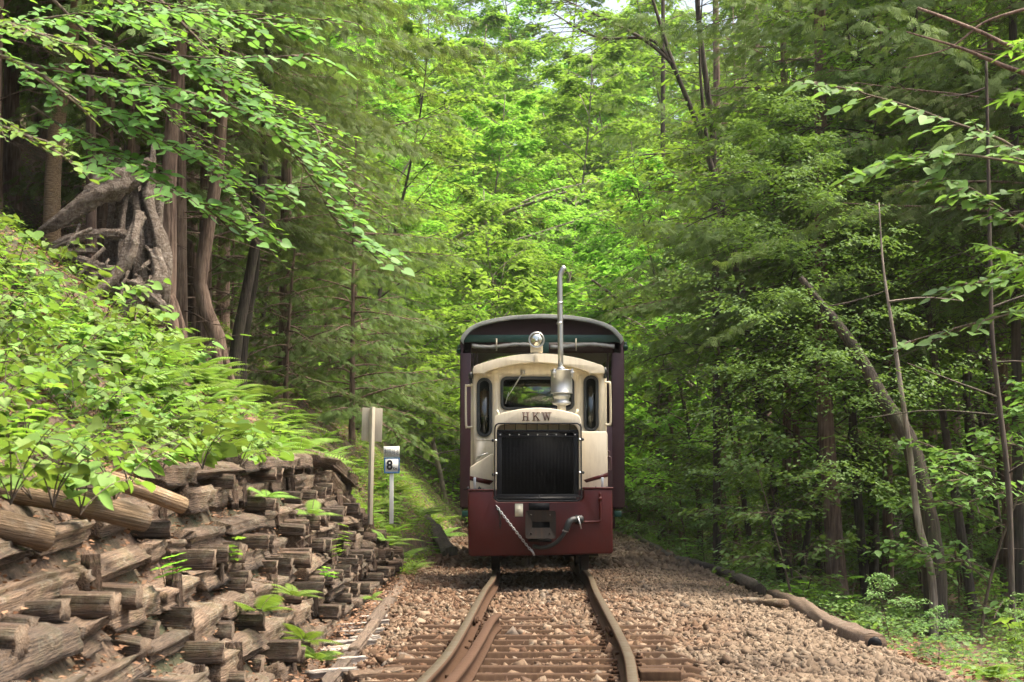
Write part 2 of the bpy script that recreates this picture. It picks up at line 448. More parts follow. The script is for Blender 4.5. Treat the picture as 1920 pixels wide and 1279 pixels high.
def soil_mat():
    m, nt, ns, ls, b = mat('forest_soil')
    v = coords(nt)
    a = noise_n(nt, v, 1.2, 6); c = noise_n(nt, v, 22, 6, .7); d = noise_n(nt, v, 70, 4, .7)
    base = ramp(nt, c, [(.3, (.045, .028, .018)), (.5, (.12, .078, .05)), (.7, (.24, .165, .11))])
    base = mix(nt, ramp(nt, a, [(.45, (0, 0, 0)), (.62, (.75, .75, .75))]), base, (.035, .055, .018))
    ls.new(base, b.inputs['Base Color']); b.inputs['Roughness'].default_value = .95
    s = N(nt, 'ShaderNodeMath', operation='ADD'); ls.new(c, s.inputs[0]); ls.new(d, s.inputs[1])
    bump(nt, b, s.outputs[0], .9, .03)
    return m
M['soil'] = soil_mat()
def bed_mat():
    m, nt, ns, ls, b = mat('ballast_fines')
    v = coords(nt)
    vo = N(nt, 'ShaderNodeTexVoronoi', Scale=42.0); ls.new(v, vo.inputs['Vector'])
    c = noise_n(nt, v, 26, 6, .7); w = noise_n(nt, v, 2.2, 4)
    base = ramp(nt, c, [(.3, (.028, .014, .008)), (.5, (.068, .036, .019)), (.72, (.13, .08, .048))])
    base = mix(nt, ramp(nt, w, [(.4, (0, 0, 0)), (.65, (.4, .4, .4))]), base, (.12, .095, .07))
    ls.new(base, b.inputs['Base Color']); b.inputs['Roughness'].default_value = .95
    bump(nt, b, vo.outputs['Distance'], .8, .02)
    return m
M['bed'] = bed_mat()

def sheet(name, xs, ys, m, fn=ground, dz=0, mask=None):
    X, Y = np.meshgrid(xs, ys)
    if name == 'track_bed': X = np.maximum(X, top_x(Y) + .03)
    Z = fn(X, Y) + dz
    nx, ny = len(xs), len(ys)
    V = np.stack([X, Y, Z], -1).reshape(-1, 3)
    i = np.arange(ny - 1)[:, None]; j = np.arange(nx - 1)[None]
    Fq = np.stack([i * nx + j, i * nx + j + 1, (i + 1) * nx + j + 1, (i + 1) * nx + j], -1).reshape(-1, 4)
    b = MB(); b.add(V, Fq)
    o = b.build(name, m, None, smooth=True); tag(o, kind='structure'); return o
xs = np.unique(np.concatenate([np.linspace(-120, -20, 26), np.linspace(-20, -6, 40), np.linspace(-6, 6, 140), np.linspace(6, 20, 40), np.linspace(20, 120, 26), [XF - .001, EDGE, EDGE + .02]]))
ys = np.unique(np.concatenate([np.linspace(-20, 3, 24), np.linspace(3, 34, 160), np.linspace(34, 70, 60), np.linspace(70, 260, 50)]))
sheet('ground', xs, ys, M['soil'])
o = sheet('track_bed', np.linspace(XF + .05, EDGE + .02, 60), np.linspace(2, 60, 240), M['bed'], dz=.006)

# ballast stones: nobody could count them
def stones(n, xr, yr, size, seed, dens=None):
    g = np.random.default_rng(seed)
    bv = np.array([(-1,-1,-1),(1,-1,-1),(1,1,-1),(-1,1,-1),(-1,-1,1),(1,-1,1),(1,1,1),(-1,1,1)]) * .62
    bf = np.array([(0,3,2),(0,2,1),(4,5,6),(4,6,7),(0,1,5),(0,5,4),(1,2,6),(1,6,5),(2,3,7),(2,7,6),(3,0,4),(3,4,7)])
    x = g.uniform(*xr, n); y = g.uniform(yr[0] ** .5, yr[1] ** .5, n) ** 2
    if dens is not None:
        k = g.uniform(0, 1, n) < dens(x, y); x, y = x[k], y[k]; n = len(x)
    z = ground(x, y)
    sc = size * np.exp(np.clip(g.normal(0, .38, n), -1, .75))
    V = bv[None] * (1 + g.uniform(-.40, .45, (n, len(bv), 1))) + g.normal(0, .20, (n, len(bv), 3))
    ax = np.stack([g.uniform(.75, 1.35, n), g.uniform(.6, 1.1, n), g.uniform(.4, .8, n)], -1)
    V = V * ax[:, None]
    Q = g.normal(0, 1, (n, 4)); Q[:, 1:3] *= .45; Q /= np.linalg.norm(Q, axis=1)[:, None]
    w, a, b, c = Q.T
    Rm = np.stack([1-2*(b*b+c*c), 2*(a*b-c*w), 2*(a*c+b*w), 2*(a*b+c*w), 1-2*(a*a+c*c), 2*(b*c-a*w), 2*(a*c-b*w), 2*(b*c+a*w), 1-2*(a*a+b*b)], -1).reshape(n, 3, 3)
    V = np.einsum('nij,nkj->nki', Rm, V) * sc[:, None, None]
    V += np.stack([x, y, z + sc * .28], -1)[:, None]
    Fc = bf[None] + (np.arange(n) * len(bv))[:, None, None]
    return V.reshape(-1, 3), Fc.reshape(-1, 3), np.repeat(g.uniform(0, 1, n), len(bv))
def stone_mat():
    m, nt, ns, ls, b = mat('ballast_stone')
    at = nt.nodes.new('ShaderNodeAttribute'); at.attribute_name = 'v'
    v = coords(nt)
    c = ramp(nt, at.outputs['Fac'], [(0, (.030, .017, .010)), (.2, (.065, .032, .017)), (.42, (.100, .054, .029)), (.62, (.135, .083, .048)), (.8, (.17, .118, .076)), (.93, (.29, .23, .165)), (1, (.095, .088, .075))])
    c = mix(nt, .55, c, ramp(nt, noise_n(nt, v, 60, 5, .7), [(.3, (.12, .06, .035)), (.5, (.33, .2, .12)), (.7, (.55, .45, .35))]), 'MULTIPLY') if False else mix(nt, .35, c, ramp(nt, noise_n(nt, v, 60, 5, .7), [(.3, (.03, .015, .009)), (.5, (.10, .055, .032)), (.7, (.20, .14, .095))]))
    sx = nt.nodes.new('ShaderNodeSeparateXYZ'); ls.new(v, sx.inputs[0]); mr = nt.nodes.new('ShaderNodeMapRange'); ls.new(sx.outputs[0], mr.inputs[0]); mr.inputs[1].default_value = .7; mr.inputs[2].default_value = 1.5; mr.inputs[3].default_value = .0; mr.inputs[4].default_value = .30
    wn_ = N(nt, 'ShaderNodeMath', operation='ADD'); ls.new(noise_n(nt, v, 1.1, 4), wn_.inputs[0]); ls.new(mr.outputs[0], wn_.inputs[1])
    wd = ramp(nt, wn_.outputs[0], [(.45, (0, 0, 0)), (.72, (.6, .6, .6))])
    c = mix(nt, wd, c, (.165, .132, .094))
    ls.new(c, b.inputs['Base Color']); b.inputs['Roughness'].default_value = .9; b.inputs['Specular IOR Level'].default_value = .2
    bump(nt, b, noise_n(nt, v, 120, 4), .4, .004)
    return m
M['stone'] = stone_mat()
b = MB()
V, Fc, c = stones(80000, (-.95, 2.12), (5.5, 26), .0155, 3, lambda x, y: np.where((np.abs(x - .15) < .85) & (y < 12.6), .75, 1.0))
b.add(V, Fc, c)
V, Fc, c = stones(9000, (-1.0, 2.2), (22, 45), .034, 4); b.add(V, Fc, c)
V, Fc, c = stones(900, (-.9, 2.1), (6, 18), .023, 5); b.add(V, Fc, c)
o = b.build('ballast_stones', M['stone'], None, attr=True)
tag(o, 'loose broken reddish brown ballast stones covering the track bed', 'ballast', kind='stuff')

# ------------------------------------------------------------------ rails
lp = [(776, 1290), (797, 1279), (822.6, 1250), (838, 1229), (862, 1190), (882, 1154), (903, 1117), (918, 1092), (935, 1060.5)]
rp = [(1190, 1290), (1188, 1279), (1182, 1246), (1170, 1208), (1153, 1172), (1135, 1140), (1122, 1117), (1109, 1092), (1096, 1060.5)]
def rail_path(px):
    pts = [G(x, y, 0) for x, y in px]
    return np.array(pts)
Lp = rail_path(lp); Rp = rail_path(rp)
XC = .245                                     # centre line of the straight part, under the locomotive
yy = np.array([4.5, 6.0, 7.5, 9, 10.5, 12, 13.5, 15, 17, 19, 22, 30, 45])
def centre(y):
    l = np.interp(y, Lp[:, 1], Lp[:, 0]); r = np.interp(y, Rp[:, 1], Rp[:, 0])
    return (l + r) / 2
cpts = []
for y in yy:
    if y < Lp[0, 1]: c0 = centre(Lp[0, 1]) - (Lp[0, 1] - y) * .035
    elif y <= 17.5: c0 = centre(y)
    else: c0 = XC
    cpts.append((c0, y))
cc = np.array(cpts); print('centre line', cc[:, 0].round(3), 'gauge', (Rp[:, 0] - Lp[:, 0]).round(3))
cc[:, 0] = np.where(cc[:, 1] > 15.5, XC, cc[:, 0])
GA = .395
cs = smooth_path([(x, y, 0) for x, y in cc], 90)
def sweep_rail(name, offx, y0, y1, label, hd=.023, parent=None, path=None, ft=.040):
    if path is None:
        p = cs.copy(); t = np.gradient(p, axis=0); t /= np.linalg.norm(t, axis=1)[:, None]
        nrm = np.stack([t[:, 1], -t[:, 0], 0 * t[:, 0]], -1)
        p = p + nrm * offx
        p = p[(p[:, 1] >= y0) & (p[:, 1] <= y1)]
    else: p = path
    t = np.gradient(p, axis=0); t /= np.linalg.norm(t, axis=1)[:, None]
    nrm = np.stack([t[:, 1], -t[:, 0], 0 * t[:, 0]], -1)
    prof = [(-hd + .004, 0), (hd - .004, 0), (hd, -.005), (hd, -.020), (.006, -.030), (.006, -.070), (ft - .002, -.082), (ft, -.090), (-ft, -.090), (-ft + .002, -.082), (-.006, -.070), (-.006, -.030), (-hd, -.020), (-hd, -.005)]
    k = len(prof); n = len(p)
    V = np.array([[q + nn * a + np.array([0, 0, z]) for a, z in prof] for q, nn in zip(p, nrm)]).reshape(-1, 3)
    i = np.arange(n - 1)[:, None]; j = np.arange(k)[None]; j2 = (j + 1) % k
    Fq = np.stack([i * k + j, (i + 1) * k + j, (i + 1) * k + j2, i * k + j2], -1)
    top = Fq[:, [0]].reshape(-1, 4); rest = Fq[:, 1:].reshape(-1, 4)
    b = MB(); b.add(V, [rest, np.arange(k)[::-1][None], (np.arange(k) + (n - 1) * k)[None]])
    b.F.append(top); b.mi.append(np.ones(len(top)))
    root = np.array([p[0][0], p[0][1], 0])
    o = b.build(name, [M['rust'], M['railtop'] if name == 'rail' else M['rust']], None, world_off=root); o.location = root
    tag(o, label, 'rail'); return o, p
lr, lpth = sweep_rail('rail', -GA, 4.6, 44, 'left running rail with worn grey head, curving away under the locomotive')
rr_o, rpth = sweep_rail('rail', GA, 4.6, 44, 'right running rail with a bolted joint, curving away under the locomotive')
ck = smooth_path([G(830, 1290, -.004), G(845, 1273, -.004), G(877, 1233.6, -.004), G(904.5, 1190, -.004), G(922, 1160, -.004), G(934, 1150, -.008)], 34)
pre = ck[0] + (ck[0] - ck[1]) * np.linspace(20, 1, 6)[:, None]
sweep_rail('check_rail', 0, 0, 0, 'short rusty guard rail with a bent end inside the left running rail', path=np.concatenate([pre, ck]), ft=.026)
# fishplates at the joints
def fish(parent, pth, y, side):
    i = np.argmin(abs(pth[:, 1] - y)); q = pth[i]; b = MB()
    for s in (-1, 1):
        b.box((q[0] + s * .016 - .006, q[1] - .2, -.068), (q[0] + s * .016 + .006, q[1] + .2, -.030))
        for dy in (-.14, -.05, .05, .14): b.box((q[0] + s * .028 - .008, q[1] + dy - .012, -.060), (q[0] + s * .028 + .008, q[1] + dy + .012, -.038))
    return b.build('fishplate', M['rust'], parent)
fish(rr_o, rpth, 11.3, 1); fish(lr, lpth, 12.1, 1)

# steel sleepers
def sleeper_mesh():
    b = MB(); n = 24; xsz = np.linspace(-.75, .75, n)
    prof = [(-.060, -.075), (-.044, -.004), (-.038, 0), (.038, 0), (.044, -.004), (.060, -.075)]
    g = np.random.default_rng(5)
    V = np.array([[(x, y + g.normal(0, .0007), z - (.02 if abs(x) > .74 else 0) + g.normal(0, .0007)) for y, z in prof] for x in xsz]).reshape(-1, 3)
    k = len(prof); i = np.arange(n - 1)[:, None]; j = np.arange(k - 1)[None]
    Fq = np.stack([i * k + j, i * k + j + 1, (i + 1) * k + j + 1, (i + 1) * k + j], -1).reshape(-1, 4)
    b.add(V, [Fq, np.arange(k)[::-1][None], (np.arange(k) + (n - 1) * k)[None]])
    return b.mesh('sleeper', M['sleeper'], attr=False)
slm = sleeper_mesh()
def clip_mesh():
    b = MB()
    b.box((-.016, -.022, 0), (.016, .022, .014)); b.lathe((0, 0, .012), [(.010, 0), (.010, .016)], sides=6)
    return b.mesh('rail_clip', M['rust'], attr=False)
clm = clip_mesh()
names = ['nearest', 'second nearest', 'third nearest', 'fourth nearest', 'fifth nearest', 'sixth nearest', 'seventh nearest', 'eighth nearest', 'ninth nearest', 'tenth nearest', 'eleventh nearest', 'twelfth nearest', 'thirteenth nearest', 'fourteenth nearest']
sy = 7.95
for i in range(14):
    x = np.interp(sy, cs[:, 1], cs[:, 0])
    o = bpy.data.objects.new('sleeper', slm); link(o); o.location = (x + random.uniform(-.03, .03), sy, -.086 - .0016 * i)
    o.rotation_euler = (random.uniform(-.02, .02), 0, random.uniform(-.02, .02))
    tag(o, f'rusty steel sleeper across the track, {names[i]} to the viewer', 'sleeper', 'steel sleepers under the track')
    for s in (-GA - .052, -GA + .052, GA - .052, GA + .052):
        c = bpy.data.objects.new('rail_clip', clm); link(c, o); c.location = (s, 0, .001)
    sy += .43 + random.uniform(-.03, .03)

# heavy rusty beam across the right hand side and the boards at the left
def beam(name, a, b_, w, h, m, label, cat, seed=0, rough=.0, group=None, segs=14, parent=None, taper=0):
    """irregular squared timber from a to b, local X along its grain"""
    a = np.array(a, float); b_ = np.array(b_, float); L = np.linalg.norm(b_ - a)
    me = timber_mesh(name, L, w, h, m, seed, rough, segs)
    o = bpy.data.objects.new(name, me); link(o, parent)
    d = Vector(b_ - a).normalized()
    o.rotation_mode = 'QUATERNION'
    xax = d; zax = Vector((0, 0, 1)); yax = zax.cross(xax).normalized(); zax = xax.cross(yax)
    o.rotation_quaternion = Matrix((xax, yax, zax)).transposed().to_quaternion()
    loc = (a + b_) / 2
    if parent is not None: loc = loc - np.array(parent.location)
    o.location = loc
    if label: tag(o, label, cat, group)
    return o
def timber_mesh(name, L, w, h, m, seed=0, rough=.012, segs=12):
    g = np.random.default_rng(seed)
    base = []
    for cx, cz, a0 in ((w / 2, h / 2, 0), (-w / 2, h / 2, 90), (-w / 2, -h / 2, 180), (w / 2, -h / 2, 270)):
        r_ = min(w, h) * .07; sx, sz = np.sign(cx), np.sign(cz)
        for t_ in (15, 75): base.append((cx - sx * r_ + r_ * math.cos(R(a0 + t_)), cz - sz * r_ + r_ * math.sin(R(a0 + t_))))
        nx, nz = {0: (0, h / 2), 90: (-w / 2, 0), 180: (0, -h / 2), 270: (w / 2, 0)}[a0]
        for q in (.3, .5, .7):                      # points along each face carry long splits in the grain
            e0_ = np.array([cx, cz]); e1_ = np.array({0: (-w / 2, h / 2), 90: (-w / 2, -h / 2), 180: (w / 2, -h / 2), 270: (w / 2, h / 2)}[a0])
            base.append(tuple(e0_ + (e1_ - e0_) * q))
    base = np.array(base); k = len(base); dirs = base / np.linalg.norm(base, axis=1)[:, None]
    xs_ = np.linspace(-L / 2, L / 2, segs) + np.concatenate([[0], g.normal(0, L / segs * .15, segs - 2), [0]])
    grain = g.normal(0, rough * .8, k); grain[np.abs(grain) > rough] *= 1.5
    knots = [(g.uniform(-L / 2, L / 2), g.integers(k), g.normal(0, rough * 1.6)) for _ in range(int(3 + L * 4))]
    V = []; cur = g.normal(0, rough * .3, k); ce = np.zeros(2)
    endj = g.uniform(-1, .3, (2, k)) * rough * 3.0
    for i, x in enumerate(xs_):
        cur = cur * .9 + g.normal(0, rough * .16, k); ce = ce * .95 + g.normal(0, rough * .12, 2)
        dd = grain + cur
        for kx, kj, ka in knots:
            dd = dd + ka * np.exp(-((x - kx) / .06) ** 2) * np.exp(-(((np.arange(k) - kj + k / 2) % k - k / 2) / 1.6) ** 2)
        e = endj[0] * -1 if i == 0 else (endj[1] if i == segs - 1 else np.zeros(k))
        q = base + dirs * dd[:, None] + ce
        V += [(x + e[j], q[j, 0], q[j, 1]) for j in range(k)]
    V = np.array(V); b = MB(); n = segs
    i = np.arange(n - 1)[:, None]; j = np.arange(k)[None]; j2 = (j + 1) % k
    Fq = np.stack([i * k + j, (i + 1) * k + j, (i + 1) * k + j2, i * k + j2], -1).reshape(-1, 4)
    c0 = len(V); V = np.concatenate([V, [(-L / 2 + rough, 0, 0), (L / 2 - rough, 0, 0)]])
    t0 = np.array([(j_, (j_ + 1) % k, c0) for j_ in range(k)]); t1 = np.array([((n - 1) * k + (j_ + 1) % k, (n - 1) * k + j_, c0 + 1) for j_ in range(k)])
    b.add(V, [Fq, t0]); b.F.append(t1); b.mi.append(np.full(len(t1), 1 if isinstance(m, list) else 0))
    if isinstance(m, list): b.mi[-2][:] = 1
    return b.mesh(name, m, attr=False)
p0 = G(1198, 1262, -.06); p1 = G(1275, 1262, -.06)
bm_ = MB()
bm_.box((p0[0], p0[1] - .09, -.135), (p1[0], p1[1] + .09, -.045)); bm_.box((p0[0] - .01, p0[1] - .12, -.14), (p1[0], p0[1] - .09, -.085))
o = bm_.build('steel_channel', M['sleeper'], None, bevel=.006, world_off=(p0[0], p0[1], -.13)); o.location = (p0[0], p0[1], -.13)
tag(o, 'wide red brown steel channel end just outside the right rail', 'channel')
beam('plank', G(655, 1276, -.13), G(760, 1268, -.13), .12, .06, M['timber'], 'split brown wooden plank outside the left rail', 'plank', 4, .006)
e0 = [G(600, 1300, -.18), G(660, 1225, -.16), G(700, 1170, -.14), G(735, 1125, -.13), G(765, 1080, -.12)]
for i in range(4):
    beam('edging_board', e0[i], e0[i + 1] + (e0[i] - e0[i + 1]) * .02, .07, .045, M['logdark'],
         ['flat grey edging board beside the ballast, nearest the viewer', 'flat grey edging board beside the bleached wood scraps', 'narrow grey edging board beside the foot of the timber wall', 'farthest grey edging board, below the speed sign'][i], 'edging board', 20 + i, .006, 'edging boards along the left of the ballast')

# ------------------------------------------------------------------ timber retaining wall
wall = empty('timber_retaining_wall', (XF, 12.5, -.25))
tag(wall, 'stacked old timber retaining wall with protruding beam ends below the ferny bank', 'retaining wall')
wr = np.random.default_rng(31)
tiers = 6
hdr_meshes = [timber_mesh('header_block', .36, .115, .088, [M['timber2'], M['timber_end']], 100 + i, .0034, 8) for i in range(9)]
str_meshes = {L_: [timber_mesh('stretcher_beam', L_, .16, .105, M['timber'], 200 + i + int(L_ * 50), .012, int(6 + L_ * 14)) for i in range(4)] for L_ in (.5, .8, 1.2, 1.7)}
post_meshes = [timber_mesh('peg', 1.0, .05, .04, M['timber2'], 300 + i, .004, 6) for i in range(4)]
def face_x(y, f):      # wall face x at height fraction f
    return XF + (top_x(y) - XF) * f
items = []
for k in range(tiers):
    y = 5.0 + wr.uniform(0, .8)
    yend = [21.6, 21.4, 21.0, 20.5, 19.8, 19.0][k]
    f = (k + .18) / tiers; fh = (k + .70) / tiers
    while y < yend:
        L = wr.choice([.5, .8, 1.0, 1.2]) * wr.uniform(.85, 1.15); y2 = min(y + L, yend)
        if y2 - y > .25:
            a = []
            for q in (y, y2 - .03):
                ht = foot_z(q) + (top_h(q) - foot_z(q)) * f
                a.append((face_x(q, f) - .02 + wr.normal(0, .013), q, ht + .02 + wr.normal(0, .007)))
            items.append(('stretcher_beam', a, (y + y2) / 2, k))
        y = y2
    y = 5.0 + wr.uniform(0, .4)
    while y < yend - .1:
        ht = foot_z(y) + (top_h(y) - foot_z(y)) * fh
        pr = wr.choice([.05, .09, .13, .16]) + wr.uniform(-.015, .015)
        x0 = face_x(y, fh)
        if math.sin(y * 1.9 + k * 2.3 + math.sin(y * .7 + k)) > -.7 and wr.uniform() > (.1 if k < 4 else .5):
            items.append(('header_block', [(x0 - .22, y, ht + .03), (x0 + pr, y + wr.normal(0, .018), ht + .02 + wr.normal(0, .012))], y, k))
        y += wr.choice([.2, .26, .45, .62, .8], p=[.2, .3, .35, .1, .05])
y = 9.7
while y < 18.6:
    L = wr.uniform(.6, 1.6); y2 = y + L
    items.append(('stretcher_beam', [(top_x(q) + .07 + wr.normal(0, .03), q, top_h(q) + .035 + wr.normal(0, .015)) for q in (y, y2 - .04)], (y + y2) / 2, 5)); y = y2
hdrs = sorted([it for it in items if it[0] == 'header_block'], key=lambda t: t[2])
strs = [it for it in items if it[0] == 'stretcher_beam']
print('headers', len(hdrs), 'stretchers', len(strs))
BL = {me.name: max(v.co.x for v in me.vertices) * 2 for me in hdr_meshes + post_meshes + [m_ for q in str_meshes.values() for m_ in q]}
def place_bar(me, name, a, b_, sy_, sz_, parent, roll=0):
    a = np.array(a); b_ = np.array(b_); L = np.linalg.norm(b_ - a)
    o = bpy.data.objects.new(name, me); link(o, parent)
    xax = Vector(b_ - a).normalized(); yax = Vector((0, 0, 1)).cross(xax).normalized(); zax = xax.cross(yax)
    o.rotation_mode = 'QUATERNION'
    o.rotation_quaternion = Matrix((xax, yax, zax)).transposed().to_quaternion() @ Matrix.Rotation(roll, 3, 'X').to_quaternion()
    o.scale = (L / (me.vertices[0].co.x * -2 or 1) if False else L / BL[me.name], sy_, sz_); o.location = (a + b_) / 2 - np.array(parent.location)
    return o
for it in strs:
    place_bar(str_meshes[min(str_meshes, key=lambda q: abs(q - np.linalg.norm(np.array(it[1][1]) - np.array(it[1][0]))))][wr.integers(4)], 'stretcher_beam', it[1][0], it[1][1], wr.uniform(.7, 1.05), wr.uniform(.6, 1.0), wall, wr.normal(0, .04))
for it in hdrs[:100]:
    place_bar(hdr_meshes[wr.integers(9)], 'header_block', it[1][0], it[1][1], wr.uniform(.45, 1.25), wr.uniform(.75, 1.1), wall, wr.normal(0, .05))
b = MB()
for n_, it in enumerate(hdrs[100:]):
    me = hdr_meshes[n_ % 9]
    V = np.array([v.co[:] for v in me.vertices]); a, c_ = np.array(it[1][0]), np.array(it[1][1]); L = np.linalg.norm(c_ - a)
    V = V * [L / BL[me.name], wr.uniform(.8, 1.2), wr.uniform(.8, 1.15)]
    xa = (c_ - a) / L; ya = np.cross([0, 0, 1], xa); ya /= np.linalg.norm(ya); za = np.cross(xa, ya)
    V = V[:, :1] * xa + V[:, 1:2] * ya + V[:, 2:] * za + (a + c_) / 2
    fs4 = np.array([list(p.vertices) for p in me.polygons if len(p.vertices) == 4]); fs3 = np.array([list(p.vertices) for p in me.polygons if len(p.vertices) == 3])
    b.add(V, [fs4, fs3])
o = b.build('header_blocks', M['timber2'], wall); o['kind'] = 'stuff'
# wooden pegs that stand in front of the beams, and soil behind
for i in range(36):
    y = 5.3 + 15 * (i / 36) ** 1.15 + wr.normal(0, .05); k = wr.integers(0, tiers); f = (k + .35) / tiers
    ht = foot_z(y) + (top_h(y) - foot_z(y)) * f; x0 = face_x(y, f) + .055
    place_bar(post_meshes[i % 4], 'wooden_peg', (x0 + .02, y, ht - .09), (x0 + .01, y + wr.normal(0, .006), ht + .08), wr.uniform(.7, 1.3), 1, wall)

# round logs lying on the wall at the left
for i, (a, c_, r, lab) in enumerate([
        (P(-160, 960, 6.6), P(90, 1008, 6.9), .052, 'cut round log nearest the viewer, its dark end pointing at the track'),
        (P(-60, 905, 7.4), P(272, 975, 7.9), .050, 'pale barked round log lying second on the wall top, half under leaves'),
        (P(20, 915, 7.9), P(175, 965, 8.0), .038, 'thin round log wedged between two thicker logs on the wall'),
        (P(150, 885, 8.6), P(343, 948, 9.0), .040, 'long smooth round log lying farthest along the wall top')]):
    b = MB(); pth = smooth_path([a, (a + c_) / 2 + np.array([0, 0, .012]), c_], 12)
    L = np.linalg.norm(c_ - a)
    loc = (a + c_) / 2; xa = (c_ - a) / L; ya = np.cross([0, 0, 1], xa); ya /= np.linalg.norm(ya); za = np.cross(xa, ya)
    q = pth - loc; ql = np.stack([q @ xa, q @ ya, q @ za], -1)
    b.tube(ql, r * np.linspace(1.0, .93, 12), 18, noise=.02, seed=i)
    o = b.build('round_log', M['log'], None, smooth=False); o.location = loc
    o.rotation_mode = 'QUATERNION'; o.rotation_quaternion = Matrix(np.stack([xa, ya, za], 1).tolist()).to_quaternion()
    tag(o, lab, 'log', 'round logs on the wall')
# decayed logs along the right edge of the ballast
def rough_log(name, pts, r, m, label, seed, cat='log', group=None, sides=14, noise=.10, n=26):
    pts = smooth_path(pts, n); loc = pts[0].copy()
    b = MB(); g = np.random.default_rng(seed)
    rad = np.interp(np.linspace(0, 1, n), np.linspace(0, 1, len(np.atleast_1d(r))), np.atleast_1d(r)) * (1 + g.normal(0, .05, n))
    b.tube(pts - loc, rad, 22, ridge=noise * .55, seed=seed)
    o = b.build(name, m, None); o.location = loc
    return tag(o, label, cat, group)
def edgep(px, py, dz=0.0): return G(px, py, -.17) + np.array([0, 0, dz])
rough_log('edge_log', [edgep(1640, 1207), edgep(1560, 1172), edgep(1500, 1135), edgep(1445, 1112)], [.055, .062, .055, .045], M['logdark'], 'decayed brown log edging the ballast, black disc standing for shade in its hollow end', 1, group='edge logs right of the ballast')
elog = C.objects['edge_log']
b = MB(); q = edgep(1640, 1207) + np.array([0, -.012, 0]); b.lathe(tuple(q), [(.0, 0), (.040, -.004), (.042, .03)], 'Y', 11); b.build('hollow_shade_disc', M['black'], elog)  # black disc put in for the shade inside the hollow log end
rough_log('edge_log', [edgep(1425, 1108), edgep(1385, 1085), edgep(1330, 1065), edgep(1270, 1050)], [.05, .055, .05, .045], M['bark_dark'], 'dark rotten log behind the brown edge log', 2, group='edge logs right of the ballast')
rough_log('edge_log', [edgep(1262, 1047), edgep(1225, 1025), edgep(1190, 1005)], [.05, .05, .05], M['bark_dark'], 'mossy dark edge log farthest along, nearest the wagon', 3, group='edge logs right of the ballast')
rough_log('flat_timber', [edgep(1375, 1136, .03), edgep(1430, 1137, .03), edgep(1475, 1140, .03)], .032, M['timber'], 'short timber offcut lying on the ballast beside the brown edge log', 4, 'timber offcut')
flp = [P(788, 888, 27.5), P(815, 922, 26.0), P(845, 962, 24.6)]
for q in flp: q[2] = float(ground(q[0], q[1])) + .06
rough_log('fallen_log', flp, [.07, .09, .08], M['bark_dark'], 'dark fallen log slanting down the bank left of the wagon', 5, noise=.15)
# bleached scraps
for i, (px, py, ln, an) in enumerate([(640, 1222, .16, .5), (662, 1207, .24, .35), (682, 1186, .26, .3), (700, 1172, .2, .5), (672, 1174, .2, .1), (690, 1200, .15, .9), (655, 1240, .17, .2), (716, 1134, .13, .5), (725, 1115, .16, .7), (628, 1262, .2, .2), (706, 1160, .16, -.2)]):
    c_ = G(px - 6, py, foot_z(10.5) + .055); d_ = np.array([math.cos(an), math.sin(an), .05]) * ln * .62
    beam('bleached_scrap', c_ - d_, c_ + d_, random.uniform(.06, .11), random.uniform(.025, .05), M['pale'], 'bleached pale wood scrap in the pile at the foot of the wall', 'wood scrap', 40 + i, .008, 'bleached wood scraps at the foot of the wall', 7)

# ------------------------------------------------------------------ LOCOMOTIVE
LD = 17.1
loco = empty('locomotive', (XC, LD, 0))
tag(loco, 'small cream and maroon diesel locomotive with tall silver exhaust, facing the viewer', 'locomotive')
def xz(px, py, d=LD):
    p = P(px, py, d); return (p[0], p[2])
def XZ(pts, d=LD): return [xz(a, b, d) for a, b in pts]
PXM = F / LD
def sub(o, parent): return o
# headstock
hs = MB()
y0, y1 = LD, LD + .16
hs.prism(XZ([(877, 921), (925, 921), (925, 934), (932, 941), (1088, 941), (1094, 934), (1094, 917), (1148, 917), (1149.5, 1036), (1146, 1038), (1050, 1041), (884, 1043.5), (878, 1040)]), y0, y1)
hsd = hs.build('headstock', M['maroon'], loco, bevel=.012)
for a, c_ in ((xz(877, 920), xz(926, 917.5)), (xz(1093, 917), xz(1150, 913.5))):
    t = MB(); t.box((a[0], LD - .006, a[1]), (c_[0], LD + .6, c_[1])); t.build('footplate', M['maroon'], loco, bevel=.004)
a = xz(884, 1040); c_ = xz(1146, 925)
t = MB(); t.box((a[0] + .10, LD + .17, .16), (c_[0] - .10, LD + 3.7, .44)); t.build('chassis', M['black'], loco)
for yw in (LD + 1.3, LD + 2.9):                           # wheelsets
    ax_ = MB(); ax_.lathe((XC, yw, .23), [(.045, -.36), (.045, .36)], 'X'); axle = ax_.build('axle', M['black'], loco)
    for s in (-1, 1):
        w_ = MB(); x = XC + s * GA; w_.lathe((x, yw, .23), [(.05, -.03), (.23, -.03), (.23, .03), (.26, .032), (.26, .045), (.05, .045)] if s < 0 else [(.05, -.045), (.26, -.045), (.26, -.032), (.23, -.03), (.23, .03), (.05, .03)], 'X')
        w_.build('wheel', M['iron'], loco, smooth=False)
